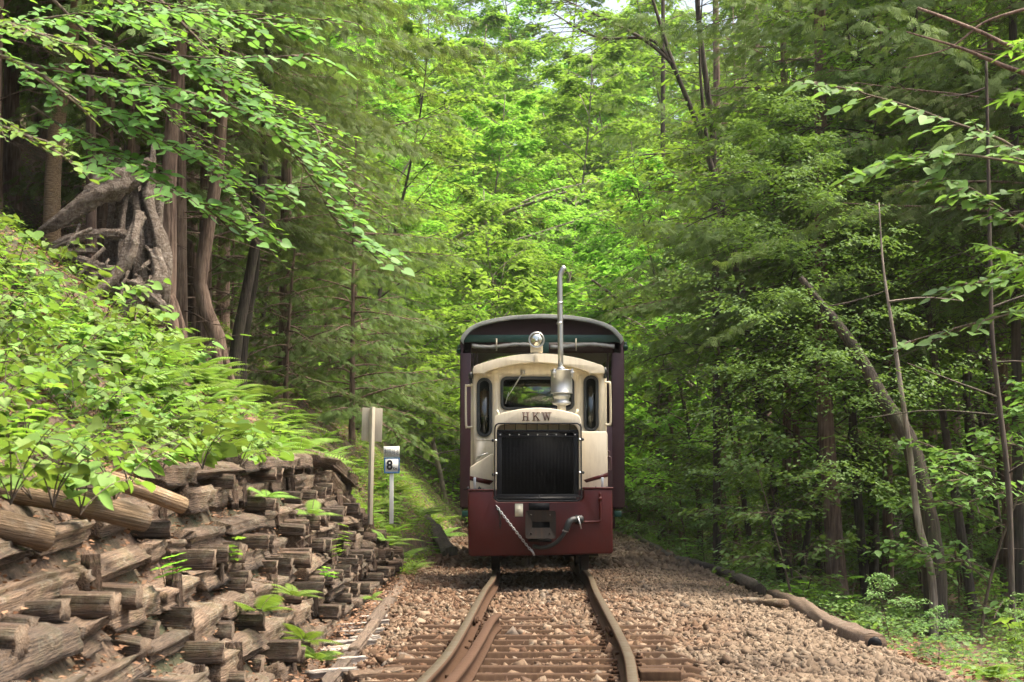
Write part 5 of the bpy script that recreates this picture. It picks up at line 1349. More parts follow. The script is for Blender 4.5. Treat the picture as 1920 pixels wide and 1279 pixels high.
trunk('cypress_tree', [(240, 420), (252, 200), (270, 60), (275, -60)], 23, [17, 15, 14], 'bark_red', 'brown trunk above the root stump, right one of the straight pair', None, seed=6, top=14)
trunk('cypress_tree', [(100, 300), (125, 120), (150, -20), (160, -100)], 19, [16, 14, 13], 'log', 'smooth tan leaning trunk at the top left corner', None, seed=7, top=14)
trunk('cypress_tree', [(365, 560), (355, 300), (368, 60), (380, -60)], 25, [13, 12, 11], 'bark_red', 'reddish trunk half hidden behind the slender cypress', 'con_b', 4, 8, top=14)
trunk('cypress_tree', [(290, 500), (300, 350), (345, 200), (355, 0)], 24, [11, 10, 9], 'bark_dark', 'dark thin trunk crossing behind the slender cypress', None, seed=9, top=14)
# right side
trunk('pine_tree', [(1571, 1120), (1562, 980), (1552, 850), (1543, 700), (1541, 590), (1540, 400)], 23, [17, 15, 13, 12], 'bark_red', 'straight reddish brown trunk nearest the brown edge log', 'con_b', 4, 21)
trunk('leaning_tree', [(1752, 1085), (1735, 960), (1705, 830), (1652, 745), (1612, 670), (1572, 610), (1535, 565), (1500, 520)], 17.6, [21, 25, 22, 18, 11], 'bark_dark', 'dark mossy curved trunk leaning left across the other trunks', 'dec_e', 2.6, 22, csc=.5, noise=.14, top=2.2, limbs=1, leafmat='leaf_blue')
trunk('slender_tree', [(1748, 1090), (1722, 980), (1705, 840), (1688, 720), (1674, 620), (1656, 500), (1648, 380)], 17, [9, 8, 7, 5, 2], 'bark_pale', 'slender pale flaking trunk crossing in front of the dark leaning trunk', None, seed=23, top=2.9, limbs=1)
trunk('pine_tree', [(1672, 1040), (1672, 850), (1668, 640), (1664, 420), (1660, 200)], 30, [21, 19, 17], 'bark_pale', 'thick pale grey trunk behind the curved leaning trunk', 'con_b', 5, 24)
trunk('pine_tree', [(1637, 1050), (1638, 900), (1632, 780), (1630, 500)], 26, [10, 9, 8], 'bark_dark', 'thin dark trunk between the reddish trunk and the pale thick trunk', None, seed=25)
trunk('pine_tree', [(1752, 1060), (1745, 900), (1742, 700), (1740, 400)], 27, [15, 14, 12], 'bark_red', 'brown trunk close behind the foot of the slender pale trunk', None, 4, 26)
trunk('pine_tree', [(1241, 960), (1240, 800), (1238, 650), (1240, 560)], 42, [8, 7, 6], 'bark_dark', 'thin dark trunk just right of the wagon roof', 'con_b', 5, 27)
trunk('pine_tree', [(1352, 960), (1355, 800), (1352, 640), (1350, 560)], 36, [11, 10, 9], 'bark_red', 'straight grey brown trunk halfway between wagon and reddish trunk', None, 5, 28)
trunk('pine_tree', [(1394, 940), (1392, 700), (1394, 560)], 44, [9, 8, 7], 'bark_pale', 'pale thin trunk far back to the right of the grey brown trunk', None, seed=29)
trunk('pine_tree', [(1895, 1010), (1888, 880), (1872, 740), (1860, 620), (1855, 400)], 16, [7, 6, 5], 'bark_dark', 'very thin dark trunk near the right edge of the view', None, seed=30, top=3.2)
trunk('pine_tree', [(1912, 1060), (1908, 860), (1905, 600), (1902, 300)], 20, [11, 10, 9], 'bark_dark', 'dark trunk cut by the right edge of the view', 'con_b', 4.5, 31)
trunk('pine_tree', [(1536, 1010), (1534, 900), (1540, 780)], 31, [7, 6, 5], 'bark_dark', 'pole thin trunk left of the reddish brown trunk', None, seed=32, top=8)
trunk('pine_tree', [(1815, 1030), (1822, 900), (1812, 740), (1810, 500)], 24, [8, 7, 6], 'bark_dark', 'thin dark trunk right of the crossing trunks', None, 5, 33)
trunk('pine_tree', [(1340, 330), (1325, 160), (1312, 60), (1305, -60)], 27, [8, 8, 7], 'bark_dark', 'thin black trunk against the bright canopy, right of the forked limb', None, seed=34, top=9)
trunk('pine_tree', [(1420, 1000), (1438, 800), (1430, 600)], 47, [10, 9, 8], 'bark_red', 'brown trunk far in the woods behind the green undergrowth', None, 6, 35)
trunk('pine_tree', [(1478, 1000), (1470, 800), (1480, 600)], 39, [8, 7, 6], 'bark_dark', 'dark thin trunk in the gloom left of the reddish brown trunk', None, 6, 36)
trunk('pine_tree', [(1590, 1000), (1604, 800), (1600, 600)], 41, [11, 9, 8], 'bark_pale', 'greyish trunk seen between the reddish trunk and the thin dark trunk', 'con_a', 6, 37)
trunk('pine_tree', [(1795, 1000), (1790, 800), (1785, 600)], 35, [12, 11, 10], 'bark_red', 'brown trunk in the dim wood behind the crossing trunks', None, 6, 38)
trunk('pine_tree', [(1860, 1000), (1852, 800), (1850, 600)], 31, [12, 11, 10], 'bark_dark', 'dark straight trunk deep in the wood near the right edge', None, 6, 39)

# multi-stemmed little tree whose bare limbs fan out right of the wagon, and limbs over the track
def limb_tree(name, base, limbs, label, bark='bark_dark', leaf=None, kind='oval', size=.09, nlf=9, tw=.5, ntw=10, seed=0, trunk_r=.05, flat=.2, droop=.2, s0=.3, cat='tree', hang=-.25):
    g = np.random.default_rng(seed); root = np.array(base, float); o = empty(name, root); b = MB(); lf = MB(); T = leaf_tmpl(kind)
    for li, (pts, r0) in enumerate(limbs):
        path = smooth_path(pts, 26); u = np.linspace(0, 1, 26)
        b.tube(path, r0 * (1 - .8 * u), 8, noise=.08, seed=seed + li)
        if leaf is None: continue
        for j in range(ntw):
            q = s0 + (1 - s0) * (j + g.uniform(0, .9)) / ntw; p0 = np.array([np.interp(q, u, path[:, c]) for c in range(3)])
            td = unit(path[min(25, int(q * 25) + 1)] - path[max(0, int(q * 25) - 1)]); az = math.atan2(td[1], td[0]) + (1 if j % 2 else -1) * g.uniform(.35, 1.1)
            L = tw * g.uniform(.5, 1.2) * (1.15 - q * .6)
            dd = np.array([math.cos(az), math.sin(az), td[2] * .4 + g.normal(-.05, .15)]); s = np.linspace(0, 1, 6)[:, None]
            tp = p0 + dd * L * s + np.array([0, 0, -droop * L]) * s ** 2; b.tube(tp, np.linspace(.006, .002, 6), 4, caps=False)
            n = max(3, int(nlf * L / tw)); v = (np.arange(n) + .8) / n
            pp = np.stack([np.interp(v, s[:, 0], tp[:, c]) for c in range(3)], -1)
            a4 = az + np.where(np.arange(n) % 2, 1, -1) * g.uniform(.4, 1.1, n); a4[-1] = az
            scatter(lf, T, pp, np.stack([np.cos(a4), np.sin(a4), g.normal(hang, .2, n)], -1), np.stack([g.normal(0, flat, n), g.normal(-.25, flat, n), np.ones(n)], -1), size * g.uniform(.6, 1.2, n), g.uniform(0, 1, n))
    b.build('trunk', M[bark], o)
    if leaf: lf.build('crown', M[leaf], o, attr=True)
    tag(o, label, cat); return o
d = 38; B = P(1350, 900, d); B[2] = float(ground(B[0], B[1])) - .1
limb_tree('spreading_maple', B, [([B, P(1345, 800, d), P(1300, 720, d - 1), P(1235, 620, d - 2), P(1170, 570, d - 3), P(1110, 525, d - 4)], .10), ([P(1345, 790, d), P(1330, 720, d), P(1280, 640, d), P(1230, 560, d), P(1180, 520, d)], .07),
    ([P(1345, 780, d), P(1355, 700, d), P(1310, 620, d), P(1290, 540, d + 1)], .06), ([P(1320, 745, d - 1), P(1260, 690, d - 2), P(1200, 610, d - 2), P(1100, 570, d - 3)], .05), ([P(1300, 720, d), P(1270, 600, d), P(1290, 480, d)], .04)],
    'small maple with bare limbs fanning out to the right of the wagon roof', 'bark_pale', 'leaf_bright', 'diamond', .13, 10, 1.0, 26, seed=5, s0=.35)
d = 26; B = np.array([3.4, d, float(ground(3.4, d)) - .1])
limb_tree('overhanging_tree', B, [([B, P(1400, 600, d), P(1330, 300, d), P(1262, 120, d), P(1215, -30, d)], .085), ([P(1290, 190, d), P(1230, 80, d), P(1120, 70, d), P(1030, 20, d - 1)], .03), ([P(1262, 120, d), P(1200, 70, d), P(1060, 0, d)], .03), ([P(1335, 320, d), P(1320, 220, d), P(1312, 100, d), P(1318, -20, d)], .03)],
    'dark limb leaning over the track at the top, its leaves against the sky', 'bark_dark', 'leaf_mid', 'oval', .10, 9, .9, 16, seed=6, s0=.45)
d = 45; B = np.array([-4.2, d, float(ground(-4.2, d)) - .1])
limb_tree('arching_tree', B, [([B, P(640, 640, d), P(760, 520, d), P(900, 420, d - 2), P(1060, 360, d - 4)], .10), ([P(760, 520, d), P(880, 440, d), P(1000, 370, d), P(1090, 345, d)], .06), ([P(800, 500, d), P(900, 470, d), P(1000, 440, d), P(1120, 400, d)], .05), ([P(700, 580, d), P(720, 400, d), P(800, 250, d)], .06)],
    'tree on the left whose thin limbs arch over the track behind the wagon', 'bark_pale', 'leaf_bright', 'diamond', .14, 10, 1.3, 30, seed=7, s0=.3)
d = 13.0; B = np.array([4.9, d, float(ground(4.9, d)) - .1])
limb_tree('dead_branch_pine', B, [([B, P(2250, 400, d), P(2000, 160, d), P(1860, 70, d), P(1720, 15, d)], .05), ([P(2000, 160, d), P(1900, 130, d), P(1800, 90, d), P(1700, 60, d)], .022), ([P(1950, 10, d), P(1850, 40, d), P(1780, 90, d), P(1700, 110, d)], .012), ([P(2050, 190, d), P(1940, 120, d), P(1850, 100, d), P(1760, 85, d)], .012)],
    'bare grey limb slanting into the view at the top right corner', 'bark_red', None, seed=8)

# near branches with broad leaves
d = 10.5; B = np.array([-4.0, 11.5, float(ground(-4.0, 11.5)) - .1])
def lp3(pts): return [P(*p) for p in pts]
limb_tree('round_leaved_tree', B, [([B, P(-300, 150, 11), P(-60, 60, 10.6), P(180, 90, 10.3), P(420, 110, 10.2), P(600, 100, 10.2)], .014),
    ([P(-60, 60, 10.6), P(120, 180, 10.3), P(260, 240, 10.2), P(400, 320, 10.1), P(540, 370, 10.1)], .009), ([P(40, 120, 10.5), P(200, 150, 10.3), P(380, 180, 10.1), P(520, 240, 10)], .014),
    ([P(60, 200, 10.5), P(200, 290, 10.2), P(330, 360, 10), P(470, 430, 10)], .008), ([P(260, 100, 10.3), P(420, 160, 10.4), P(560, 300, 10.4), P(640, 430, 10.4), P(710, 470, 10.4)], .008), ([P(-60, 60, 10.6), P(200, 20, 10.5), P(420, 30, 10.4), P(560, 60, 10.4)], .008)],
    'tree with rounded leaves whose long sprays hang in front of the left trunks', 'twig', 'leaf_blue', 'heart', .060, 12, .40, 32, seed=31, s0=.12, flat=.3)
B = np.array([-3.4, 8.4, float(ground(-3.4, 8.4)) - .1])
limb_tree('pale_leaved_shrub', B, [([B, P(-250, 60, 8.4), P(-60, 90, 8.3), P(60, 130, 8.2), P(160, 210, 8.2)], .02), ([P(-150, 60, 8.4), P(-20, 40, 8.3), P(60, 60, 8.2), P(150, 90, 8.2)], .01), ([P(-120, 150, 8.4), P(-30, 220, 8.2), P(60, 260, 8.1), P(130, 300, 8.1)], .01)],
    'shrub with pale green leaves hanging in at the upper left edge', 'twig', 'leaf_bank', 'oval', .052, 9, .22, 16, seed=32, s0=.2)
B = np.array([-4.6, 13.5, float(ground(-4.6, 13.5)) - .1])
limb_tree('small_leaved_tree', B, [([B, P(-200, 0, 14), P(100, -20, 14), P(400, 20, 13.8), P(650, 40, 13.6)], .014), ([P(300, 0, 14), P(450, 150, 13.8), P(600, 250, 13.6), P(660, 380, 13.5)], .012), ([P(100, 0, 14), P(300, 200, 13.8), P(420, 330, 13.6), P(480, 450, 13.5)], .012), ([P(200, -10, 14), P(380, 100, 13.8), P(500, 190, 13.6)], .012)],
    'small leaved tree hanging sprays over the bank behind the rounded leaves', 'twig', 'leaf_mid', 'oval', .058, 12, .5, 34, seed=33, s0=.15)
B = np.array([2.9, 7.2, float(ground(2.9, 7.2)) - .1])
limb_tree('young_maple', B, [([B, P(2150, 500, 7.2), P(2030, 420, 7.1), P(1930, 395, 7), P(1880, 400, 6.95)], .012), ([P(2130, 460, 7.2), P(2040, 280, 7.1), P(1960, 190, 7), P(1900, 165, 6.95)], .010), ([P(2130, 480, 7.2), P(2030, 560, 7.1), P(1940, 500, 7), P(1880, 470, 6.95)], .010), ([P(2040, 280, 7.1), P(1990, 100, 7), P(1930, 75, 6.95)], .008)],
    'young maple with bright lobed leaves reaching in from the right edge', 'twig', 'leaf_bright', 'maple', .075, 6, .16, 12, seed=34, s0=.4, flat=.35)
B = np.array([3.3, 10.4, float(ground(3.3, 10.4)) - .1])
limb_tree('round_leaved_shrub', B, [([B, P(2120, 700, 10.4), P(1960, 590, 10.3), P(1850, 600, 10.2), P(1690, 645, 10)], .012), ([P(2100, 660, 10.4), P(1980, 480, 10.3), P(1880, 520, 10.2), P(1790, 535, 10.1)], .010), ([P(2100, 640, 10.4), P(1950, 320, 10.3), P(1760, 220, 10.2), P(1560, 160, 10.1), P(1520, 158, 10)], .012),
    ([P(1930, 310, 10.3), P(1800, 290, 10.2), P(1690, 300, 10.1), P(1600, 330, 10)], .008), ([P(1980, 480, 10.3), P(1850, 370, 10.2), P(1760, 330, 10.1)], .008)],
    'shrub with cool green rounded leaves reaching in from the right', 'twig', 'leaf_blue', 'heart', .068, 8, .30, 20, seed=35, s0=.35, flat=.25)

# ------------------------------------------------------------------ the old stump on the bank
sdp2 = 17.5
sb = P(190, 560, sdp2); st = empty('root_stump', (sb[0], sb[1], float(ground(sb[0], sb[1]))))
tag(st, 'bleached hollow stump with twisted roots and a dark hole, high on the left bank', 'stump')
g = np.random.default_rng(77)
def root(pts, rad, seed, sides=12, n=34):
    path = smooth_path([P(x, y, sdp2 + dz) for x, y, dz in pts], n)
    r = np.interp(np.linspace(0, 1, n), np.linspace(0, 1, len(rad)), rad) * sdp2 / F
    b = MB(); b.tube(path, r * .85, 30, ridge=.11, seed=seed); return b.build('root', M['stump'], st)
b = MB()
b.tube(smooth_path([P(270, 600, sdp2 + .6), P(262, 500, sdp2 + .6), P(250, 400, sdp2 + .65), P(245, 345, sdp2 + .75)], 24), np.interp(np.linspace(0, 1, 24), [0, .5, 1], [26, 34, 14]) * sdp2 / F, 34, ridge=.13, seed=3)
for k in range(13):
    x0 = 205 + k * 9 + g.normal(0, 3); x1 = 215 + k * 6.5 + g.normal(0, 6); bow = g.normal(0, 10); dz_ = .35 + .12 * math.sin(k * 1.7)
    pth = smooth_path([P(x0 + g.normal(0, 8), 606, sdp2 + dz_), P(x0 + bow, 540, sdp2 + dz_ - .12), P((x0 + x1) / 2 + bow, 450 + g.normal(0, 10), sdp2 + dz_ - .1), P(x1, 380, sdp2 + dz_), P(x1 + g.normal(0, 10), 318 + g.normal(0, 22), sdp2 + dz_ + .15)], 20)
    b.tube(pth, np.interp(np.linspace(0, 1, 20), [0, .4, .8, 1], [12, 10, 8, 2]) * g.uniform(.7, 1.25) * sdp2 / F, 16, ridge=.13, seed=500 + k)
b.build('stump_body', M['stump'], st)
root([(75, 435, -.1), (120, 410, -.15), (170, 370, -.1), (230, 335, .1), (270, 320, .3)], [5, 18, 27, 34, 30], 1)
root([(60, 445, 0), (90, 425, -.1), (140, 392, -.1), (200, 355, 0)], [4, 10, 18, 20], 2)
root([(262, 405, -.2), (250, 440, -.35), (240, 480, -.4), (215, 520, -.45), (180, 550, -.5), (160, 580, -.5)], [16, 14, 15, 14, 13, 10], 3)
root([(80, 490, 0), (100, 465, -.2), (140, 445, -.2), (190, 438, -.05), (240, 440, .2)], [7, 9, 9, 10, 12], 4)
root([(85, 480, -.1), (95, 500, -.2), (120, 475, -.25), (180, 470, 0)], [6, 7, 7, 6], 5)
root([(130, 482, -.1), (160, 490, -.15), (200, 505, -.1), (240, 500, .1)], [8, 9, 8, 10], 6)
for k in range(16):
    xa_r, ya_r = g.uniform(80, 290), g.uniform(420, 560); root([(xa_r, ya_r, g.uniform(-.4, .2)), (xa_r + g.normal(0, 25), ya_r + g.uniform(10, 40), -.3), (xa_r + g.normal(0, 40), ya_r + g.uniform(40, 80), g.uniform(-.4, .2))], [g.uniform(2, 5), g.uniform(2, 4), 1.2], 600 + k)
root([(195, 465, -.2), (170, 490, -.3), (145, 520, -.35)], [4, 4, 4], 7)
root([(290, 470, -.2), (300, 520, -.3), (275, 555, -.35), (230, 590, -.3), (200, 620, -.3)], [14, 17, 14, 14, 6], 8)
root([(250, 530, -.3), (290, 560, -.35), (310, 585, -.3)], [18, 14, 8], 9)
root([(60, 480, .1), (100, 520, -.2), (140, 545, -.3), (120, 560, -.3)], [6, 8, 6, 4], 10)
root([(160, 530, -.3), (175, 515, -.35), (195, 520, -.3)], [5, 6, 4], 13)

# ------------------------------------------------------------------ trees filling the wood
def spot_ok(x, y, used, r):
    return all((x - a) ** 2 + (y - b_) ** 2 > r * r for a, b_ in used)
used = []; cnt = 0
def forest(n, xr, yr, keys, sc, r, name, labels, group, cat='tree', seed=0, leafmats=(None,), avoid=2.4, cond=None):
    g = np.random.default_rng(seed); k = 0; tries = 0
    while k < n and tries < n * 40:
        tries += 1
        y = g.uniform(yr[0] ** .5, yr[1] ** .5) ** 2; x = g.uniform(*xr)
        if cond and not cond(x, y): continue
        if not vis(x, y, 2.5) or (-avoid < x < avoid and y < 46): continue
        if not spot_ok(x, y, used, r): continue
        used.append((x, y)); k += 1
        lm = leafmats[g.integers(len(leafmats))]
        put(keys[g.integers(len(keys))], name, x, y, g.uniform(*sc), g.uniform(0, 6.28), (g.normal(0, .03), g.normal(0, .03)), label=labels(x, y), cat=cat, group=group, leafmat=lm)
    return k
# conifers on the left bank that overhang the track
for (x, y, key, s) in [(-3.5, 23.5, 'con_a', .85), (-3.0, 27.5, 'con_a', .9), (-5.0, 26.0, 'con_b', 1), (-4.4, 31.5, 'con_a', 1), (-2.9, 33.5, 'con_c', 1.1), (-6.2, 33, 'con_b', 1), (-5.4, 21.5, 'con_b', .9), (-2.7, 24.8, 'con_d', 1.0), (-2.3, 29.6, 'con_d', 1.2), (-2.0, 26.0, 'con_c', .9), (-3.3, 20.6, 'con_b', .8), (-4.1, 22.2, 'con_e', .95), (-3.9, 19.2, 'con_e', .8), (-3.9, 36.5, 'con_a', .9), (-6.5, 28.5, 'con_a', 1), (-7.4, 38, 'con_b', 1.1)]:
    used.append((x, y)); put(key, 'cypress_tree', x, y, s, label='dark cypress with drooping sprays ' + where(x, y), group='dark cypresses on the left bank')
for (x, y, key, s) in [(4.4, 24.5, 'con_e', .95), (5.6, 28, 'con_e', 1.0), (4.3, 31.5, 'con_e', 1.0), (6.5, 23, 'con_b', 1), (7.4, 30, 'con_e', 1), (5.4, 19.5, 'con_b', .9), (6.4, 35, 'con_b', 1.1), (4.2, 39, 'con_e', 1), (8.6, 36, 'con_e', 1.1), (8.2, 41, 'con_a', 1), (5.4, 22.6, 'con_e', 1.05), (3.7, 28.2, 'con_e', 1)]:
    used.append((x, y)); put(key, 'cypress_tree', x, y, s, label='shaggy cypress with layered boughs ' + where(x, y), group='cypresses in the right hand wood')
# young conifers and saplings, right
R_ = lambda t: (lambda x, y: t + ' ' + where(x, y))
forest(14, (2.7, 14), (27, 46), ['con_c', 'con_d'], (.7, 1.15), .9, 'young_cypress', R_('young cypress with feathery low boughs'), 'young cypresses', seed=41)
forest(60, (2.6, 13), (23, 50), ['sap_a', 'sap_b', 'sap_b'], (.55, .95), .6, 'sapling', R_('sapling with layered green leaves'), 'saplings in the right hand wood', seed=42, leafmats=(None, 'leaf_blue', 'leaf_mid'))
forest(20, (-12, -1.6), (27, 50), ['sap_a', 'con_d', 'con_c'], (.6, 1.0), .7, 'sapling', R_('sapling with thin sprays'), 'saplings on the left bank', seed=43, avoid=1.6)
# bright broadleaved trees beyond
for (x, y, key, s) in [(3.4, 24.6, 'dec_d', .9), (4.8, 27, 'dec_d', 1.0), (3.6, 31, 'dec_d', 1.1), (6.0, 25.5, 'dec_d', 1), (5.0, 33, 'dec_d', 1.1), (7.5, 27.5, 'dec_d', 1.1), (8.6, 31, 'dec_d', 1.2), (3.2, 35.5, 'dec_d', 1.1), (6.9, 36.5, 'dec_d', 1.2), (7.0, 22, 'dec_d', .9), (4.7, 21.3, 'dec_e', .85), (4.0, 23.6, 'dec_e', 1.0), (5.9, 24.2, 'dec_e', 1.05), (5.3, 19.6, 'dec_e', .8), (6.8, 19.9, 'dec_e', 1.0), (5.0, 29.5, 'dec_e', 1.1), (7.6, 33.5, 'dec_e', 1.1), (-4.6, 24.5, 'dec_e', .9), (-2.6, 35, 'dec_d', 1.1), (-4.6, 38, 'dec_d', 1.2)]:
    used.append((x, y)); put(key, 'young_broadleaf_tree', x, y, s, label='young broadleaved tree with fine leaves ' + where(x, y), group='young broadleaved trees', leafmat='leaf_bright' if y > 34 else None)
for (x, y, key, s) in [(-1.3, 41, 'dec_b', .62), (.9, 43, 'dec_b', .7), (2.3, 39.5, 'sap_c', 1.5), (-.4, 38, 'sap_c', 1.3), (1.4, 36.5, 'sap_c', 1.2), (3.2, 42.5, 'dec_b', .66), (-2.4, 44.5, 'dec_b', .72)]:
    used.append((x, y)); put(key, 'young_broadleaf_tree', x, y, s, label='bright leafy young tree closing the view ' + where(x, y), group='bright young trees behind the wagon', leafmat='leaf_bright')
forest(36, (-13, 13), (39, 66), ['dec_a', 'dec_b'], (.7, 1.0), 2.1, 'broadleaf_tree', R_('bright green broadleaved tree'), 'bright trees beyond the wagon', seed=44, avoid=1.2, leafmats=(None, None, 'leaf_mid'), cond=lambda x, y: x > -.085 * y)
forest(18, (-13, -2), (37, 66), ['dec_b', 'dec_c'], (.75, 1.05), 2.0, 'broadleaf_tree', R_('mid green broadleaved tree'), 'green trees beyond the left bank', seed=58, avoid=1.2, leafmats=('leaf_mid', None), cond=lambda x, y: x < -.085 * y)
forest(70, (-26, 26), (60, 108), ['dec_a', 'dec_a', 'dec_b', 'dec_c'], (1.0, 1.5), 2.6, 'broadleaf_tree', R_('leafy tree in the sunlit background'), 'bright trees far back', seed=45)
forest(24, (-26, -3), (34, 75), ['con_a', 'con_b'], (.9, 1.2), 2.2, 'cypress_tree', R_('tall cypress up the slope'), 'cypresses up the slope', seed=46)
forest(12, (5, 24), (40, 75), ['con_a', 'con_b'], (.9, 1.2), 2.2, 'cypress_tree', R_('cypress standing deep in the wood'), 'cypresses deep in the right hand wood', seed=47)
forest(16, (5, 20), (32, 75), ['dec_b', 'dec_c', 'dec_c'], (.7, 1.0), 2.2, 'broadleaf_tree', R_('pale green broadleaved tree among the cypresses'), 'broadleaved trees in the right hand wood', seed=49)
forest(14, (-8, -3.6), (16, 30), ['con_b'], (.8, 1.0), 1.4, 'cypress_tree', R_('cypress with bare lower trunk'), 'bare stemmed cypresses on the bank', seed=48)

# ------------------------------------------------------------------ plants on the bank
def bank(n, xr, yr, keys, sc, name, label, cat, group, parts, seed, cond=None):
    g = np.random.default_rng(seed); k = 0; t = 0
    while k < n and t < 9000:
        t += 1; x = g.uniform(*xr); y = g.uniform(*yr)
        if not vis(x, y, .2) or (cond and not cond(x, y)): continue
        q = 960 + x / y * 3900
        if 600 < q < 765 and 12.5 < y < 19.8: continue
        if name == 'fern' and q < 260 and top_x(y) - x > .9: continue
        put(keys[g.integers(len(keys))], name, x, y, g.uniform(*sc), g.uniform(0, 6.28), (g.normal(0, .1), .35 + g.normal(0, .1)) if False else (g.normal(0, .1), g.normal(0, .1)), label=label(x, y), cat=cat, group=group, parts=parts); k += 1
def bw(x, y):
    px = 960 + x / y * 3900; s = top_x(y) - x
    return ('low on the bank ' if s < .5 else ('halfway up the bank ' if s < 1.2 else 'high on the bank ')) + ('at the left edge' if px < 120 else ('above the round logs' if px < 340 else ('above the middle of the wall' if px < 560 else 'above the far wall end')))
onb = lambda x, y: x < top_x(y) - .04
for i, (px, py, dd, s) in enumerate([(100, 940, 7.0, 1.0), (150, 955, 7.3, 1.05), (215, 930, 7.8, 1.05), (60, 925, 7.2, .9), (240, 905, 8.6, 1.0), (20, 935, 6.9, .9), (300, 885, 9.4, 1.0), (380, 872, 10.2, 1.0), (450, 868, 11.4, .9)]):
    p = P(px, py, dd); put(f'heart{i % 5}', 'heart_leaved_plant', p[0], p[1], s, z=p[2] - .02, tilt=(0, .35), label='bright heart leaved plant spilling over the logs, ' + ['by the nearest log end', 'in the middle of the logs', 'above the second log end', 'between the two nearest logs', 'where the long smooth log starts', 'at the left edge', 'beyond the long smooth log', 'on the wall top right of the logs', 'on the wall top farthest along'][i], cat='plant', group='heart leaved plants over the wall top', parts=('stem', 'leaves'))
bank(215, (-4.2, -1.6), (6.6, 15), ['heart0', 'heart1', 'heart2', 'heart3', 'heart4'], (.5, 1.05), 'heart_leaved_plant', lambda x, y: 'heart leaved plant ' + bw(x, y), 'plant', 'heart leaved plants on the bank', ('stem', 'leaves'), 51, onb)
bank(150, (-4.5, -1.5), (11.0, 21), ['fern0', 'fern1', 'fern2', 'fern3'], (.5, .95), 'fern', lambda x, y: 'light green fern ' + bw(x, y), 'fern', 'ferns on the bank', ('stalk', 'fronds'), 52, onb)
bank(60, (-2.6, -1.2), (13, 26), ['whorl0', 'whorl1', 'whorl2', 'fern2'], (.5, .9), 'leafy_seedling', lambda x, y: 'small leafy seedling ' + bw(x, y), 'plant', 'seedlings on the bank', ('stem', 'leaves'), 53, onb)
bank(50, (-3.6, -.8), (21, 30), ['fern1', 'fernb', 'fern2'], (.6, 1.1), 'fern', lambda x, y: 'dark green fern under the cypresses ' + where(x, y), 'fern', 'ferns under the cypresses', ('stalk', 'fronds'), 54, lambda x, y: x < top_x(y))
bank(45, (-4.0, -1.9), (7.5, 15), ['whorl0', 'whorl1', 'whorl2', 'heart2'], (.6, 1.0), 'leafy_seedling', lambda x, y: 'upright leafy seedling ' + bw(x, y), 'plant', 'upright seedlings on the bank', ('stem', 'leaves'), 59, onb)
bank(26, (-1.7, -.92), (19.6, 27), ['fern1', 'fernb', 'fern2', 'whorl1'], (.5, .8), 'fern', lambda x, y: 'small green fern beside the wagon on the bank foot', 'fern', 'ferns beside the wagon', ('stalk', 'fronds'), 71)
for i, (px, py, dd, k, s_) in enumerate([(70, 560, 14.5, 'heart1', 1.0), (130, 575, 15.0, 'heart3', 1.0), (200, 600, 15.5, 'heart0', 1.0), (250, 585, 16.0, 'heart4', 1.1), (300, 610, 16.0, 'heart2', 1.0), (30, 520, 14.0, 'heart2', 1.1), (110, 520, 16.3, 'heart0', .8), (355, 640, 16.2, 'heart1', 1.0)]):
    p = P(px, py, dd); put(k, 'heart_leaved_plant', p[0], p[1], s_ * 1.25, label='tall heart leaved plant below the root stump, ' + ['third from the left edge', 'under the dark hollow', 'under the right root', 'at the foot of the stump body', 'before the slender cypress foot', 'nearest the left edge', 'in front of the lowest root', 'right of the slender cypress foot'][i], cat='plant', group='plants below the root stump', parts=('stem', 'leaves'))
# ferns and sprouts growing out of the wall
for i, (px, py, k, s) in enumerate([(545, 968, 'fern0', .75), (520, 1205, 'fern1', .7), (535, 1240, 'fern2', .55), (690, 1015, 'fern0', .7), (745, 1068, 'fern1', .7), (430, 1150, 'fern3', .6), (600, 1050, 'whorl0', .6), (610, 1030, 'whorl1', .6), (250, 1100, 'whorl2', .7), (500, 1120, 'fern2', .45), (455, 935, 'fern3', .5), (660, 1125, 'fern0', .4), (380, 1060, 'whorl1', .45), (710, 1000, 'fern2', .55), (575, 1090, 'whorl2', .5)]):
    d = 9.2 + (px - 250) / 500 * 9 ; p = P(px, py, d)
    # walk along the ray until it meets the wall
    for dd in np.linspace(6.5, 22, 300):
        q = P(px, py, dd)
        if q[0] > XF + .3: continue
        if q[2] < float(ground(q[0], q[1])) + .06: p = q; break
    put(k, 'fern' if k.startswith('fern') else 'leafy_sprout', p[0] + .14, p[1], s * .85, z=p[2], tilt=(0, .25), label=('bright fern sprouting between the wall timbers, ' if k.startswith('fern') else 'leafy sprout between the wall timbers, ') + ['upper middle', 'at the foot near the viewer', 'lowest by the path', 'upper right', 'at the far foot', 'left of centre', 'in the middle', 'middle right', 'at the left', 'small one low down', 'below the top beam', 'small one at the right foot', 'left middle', 'top right corner', 'centre low'][i], cat='fern' if k.startswith('fern') else 'plant', group='plants in the timber wall', parts=('stalk', 'fronds') if k.startswith('fern') else ('stem', 'leaves'))
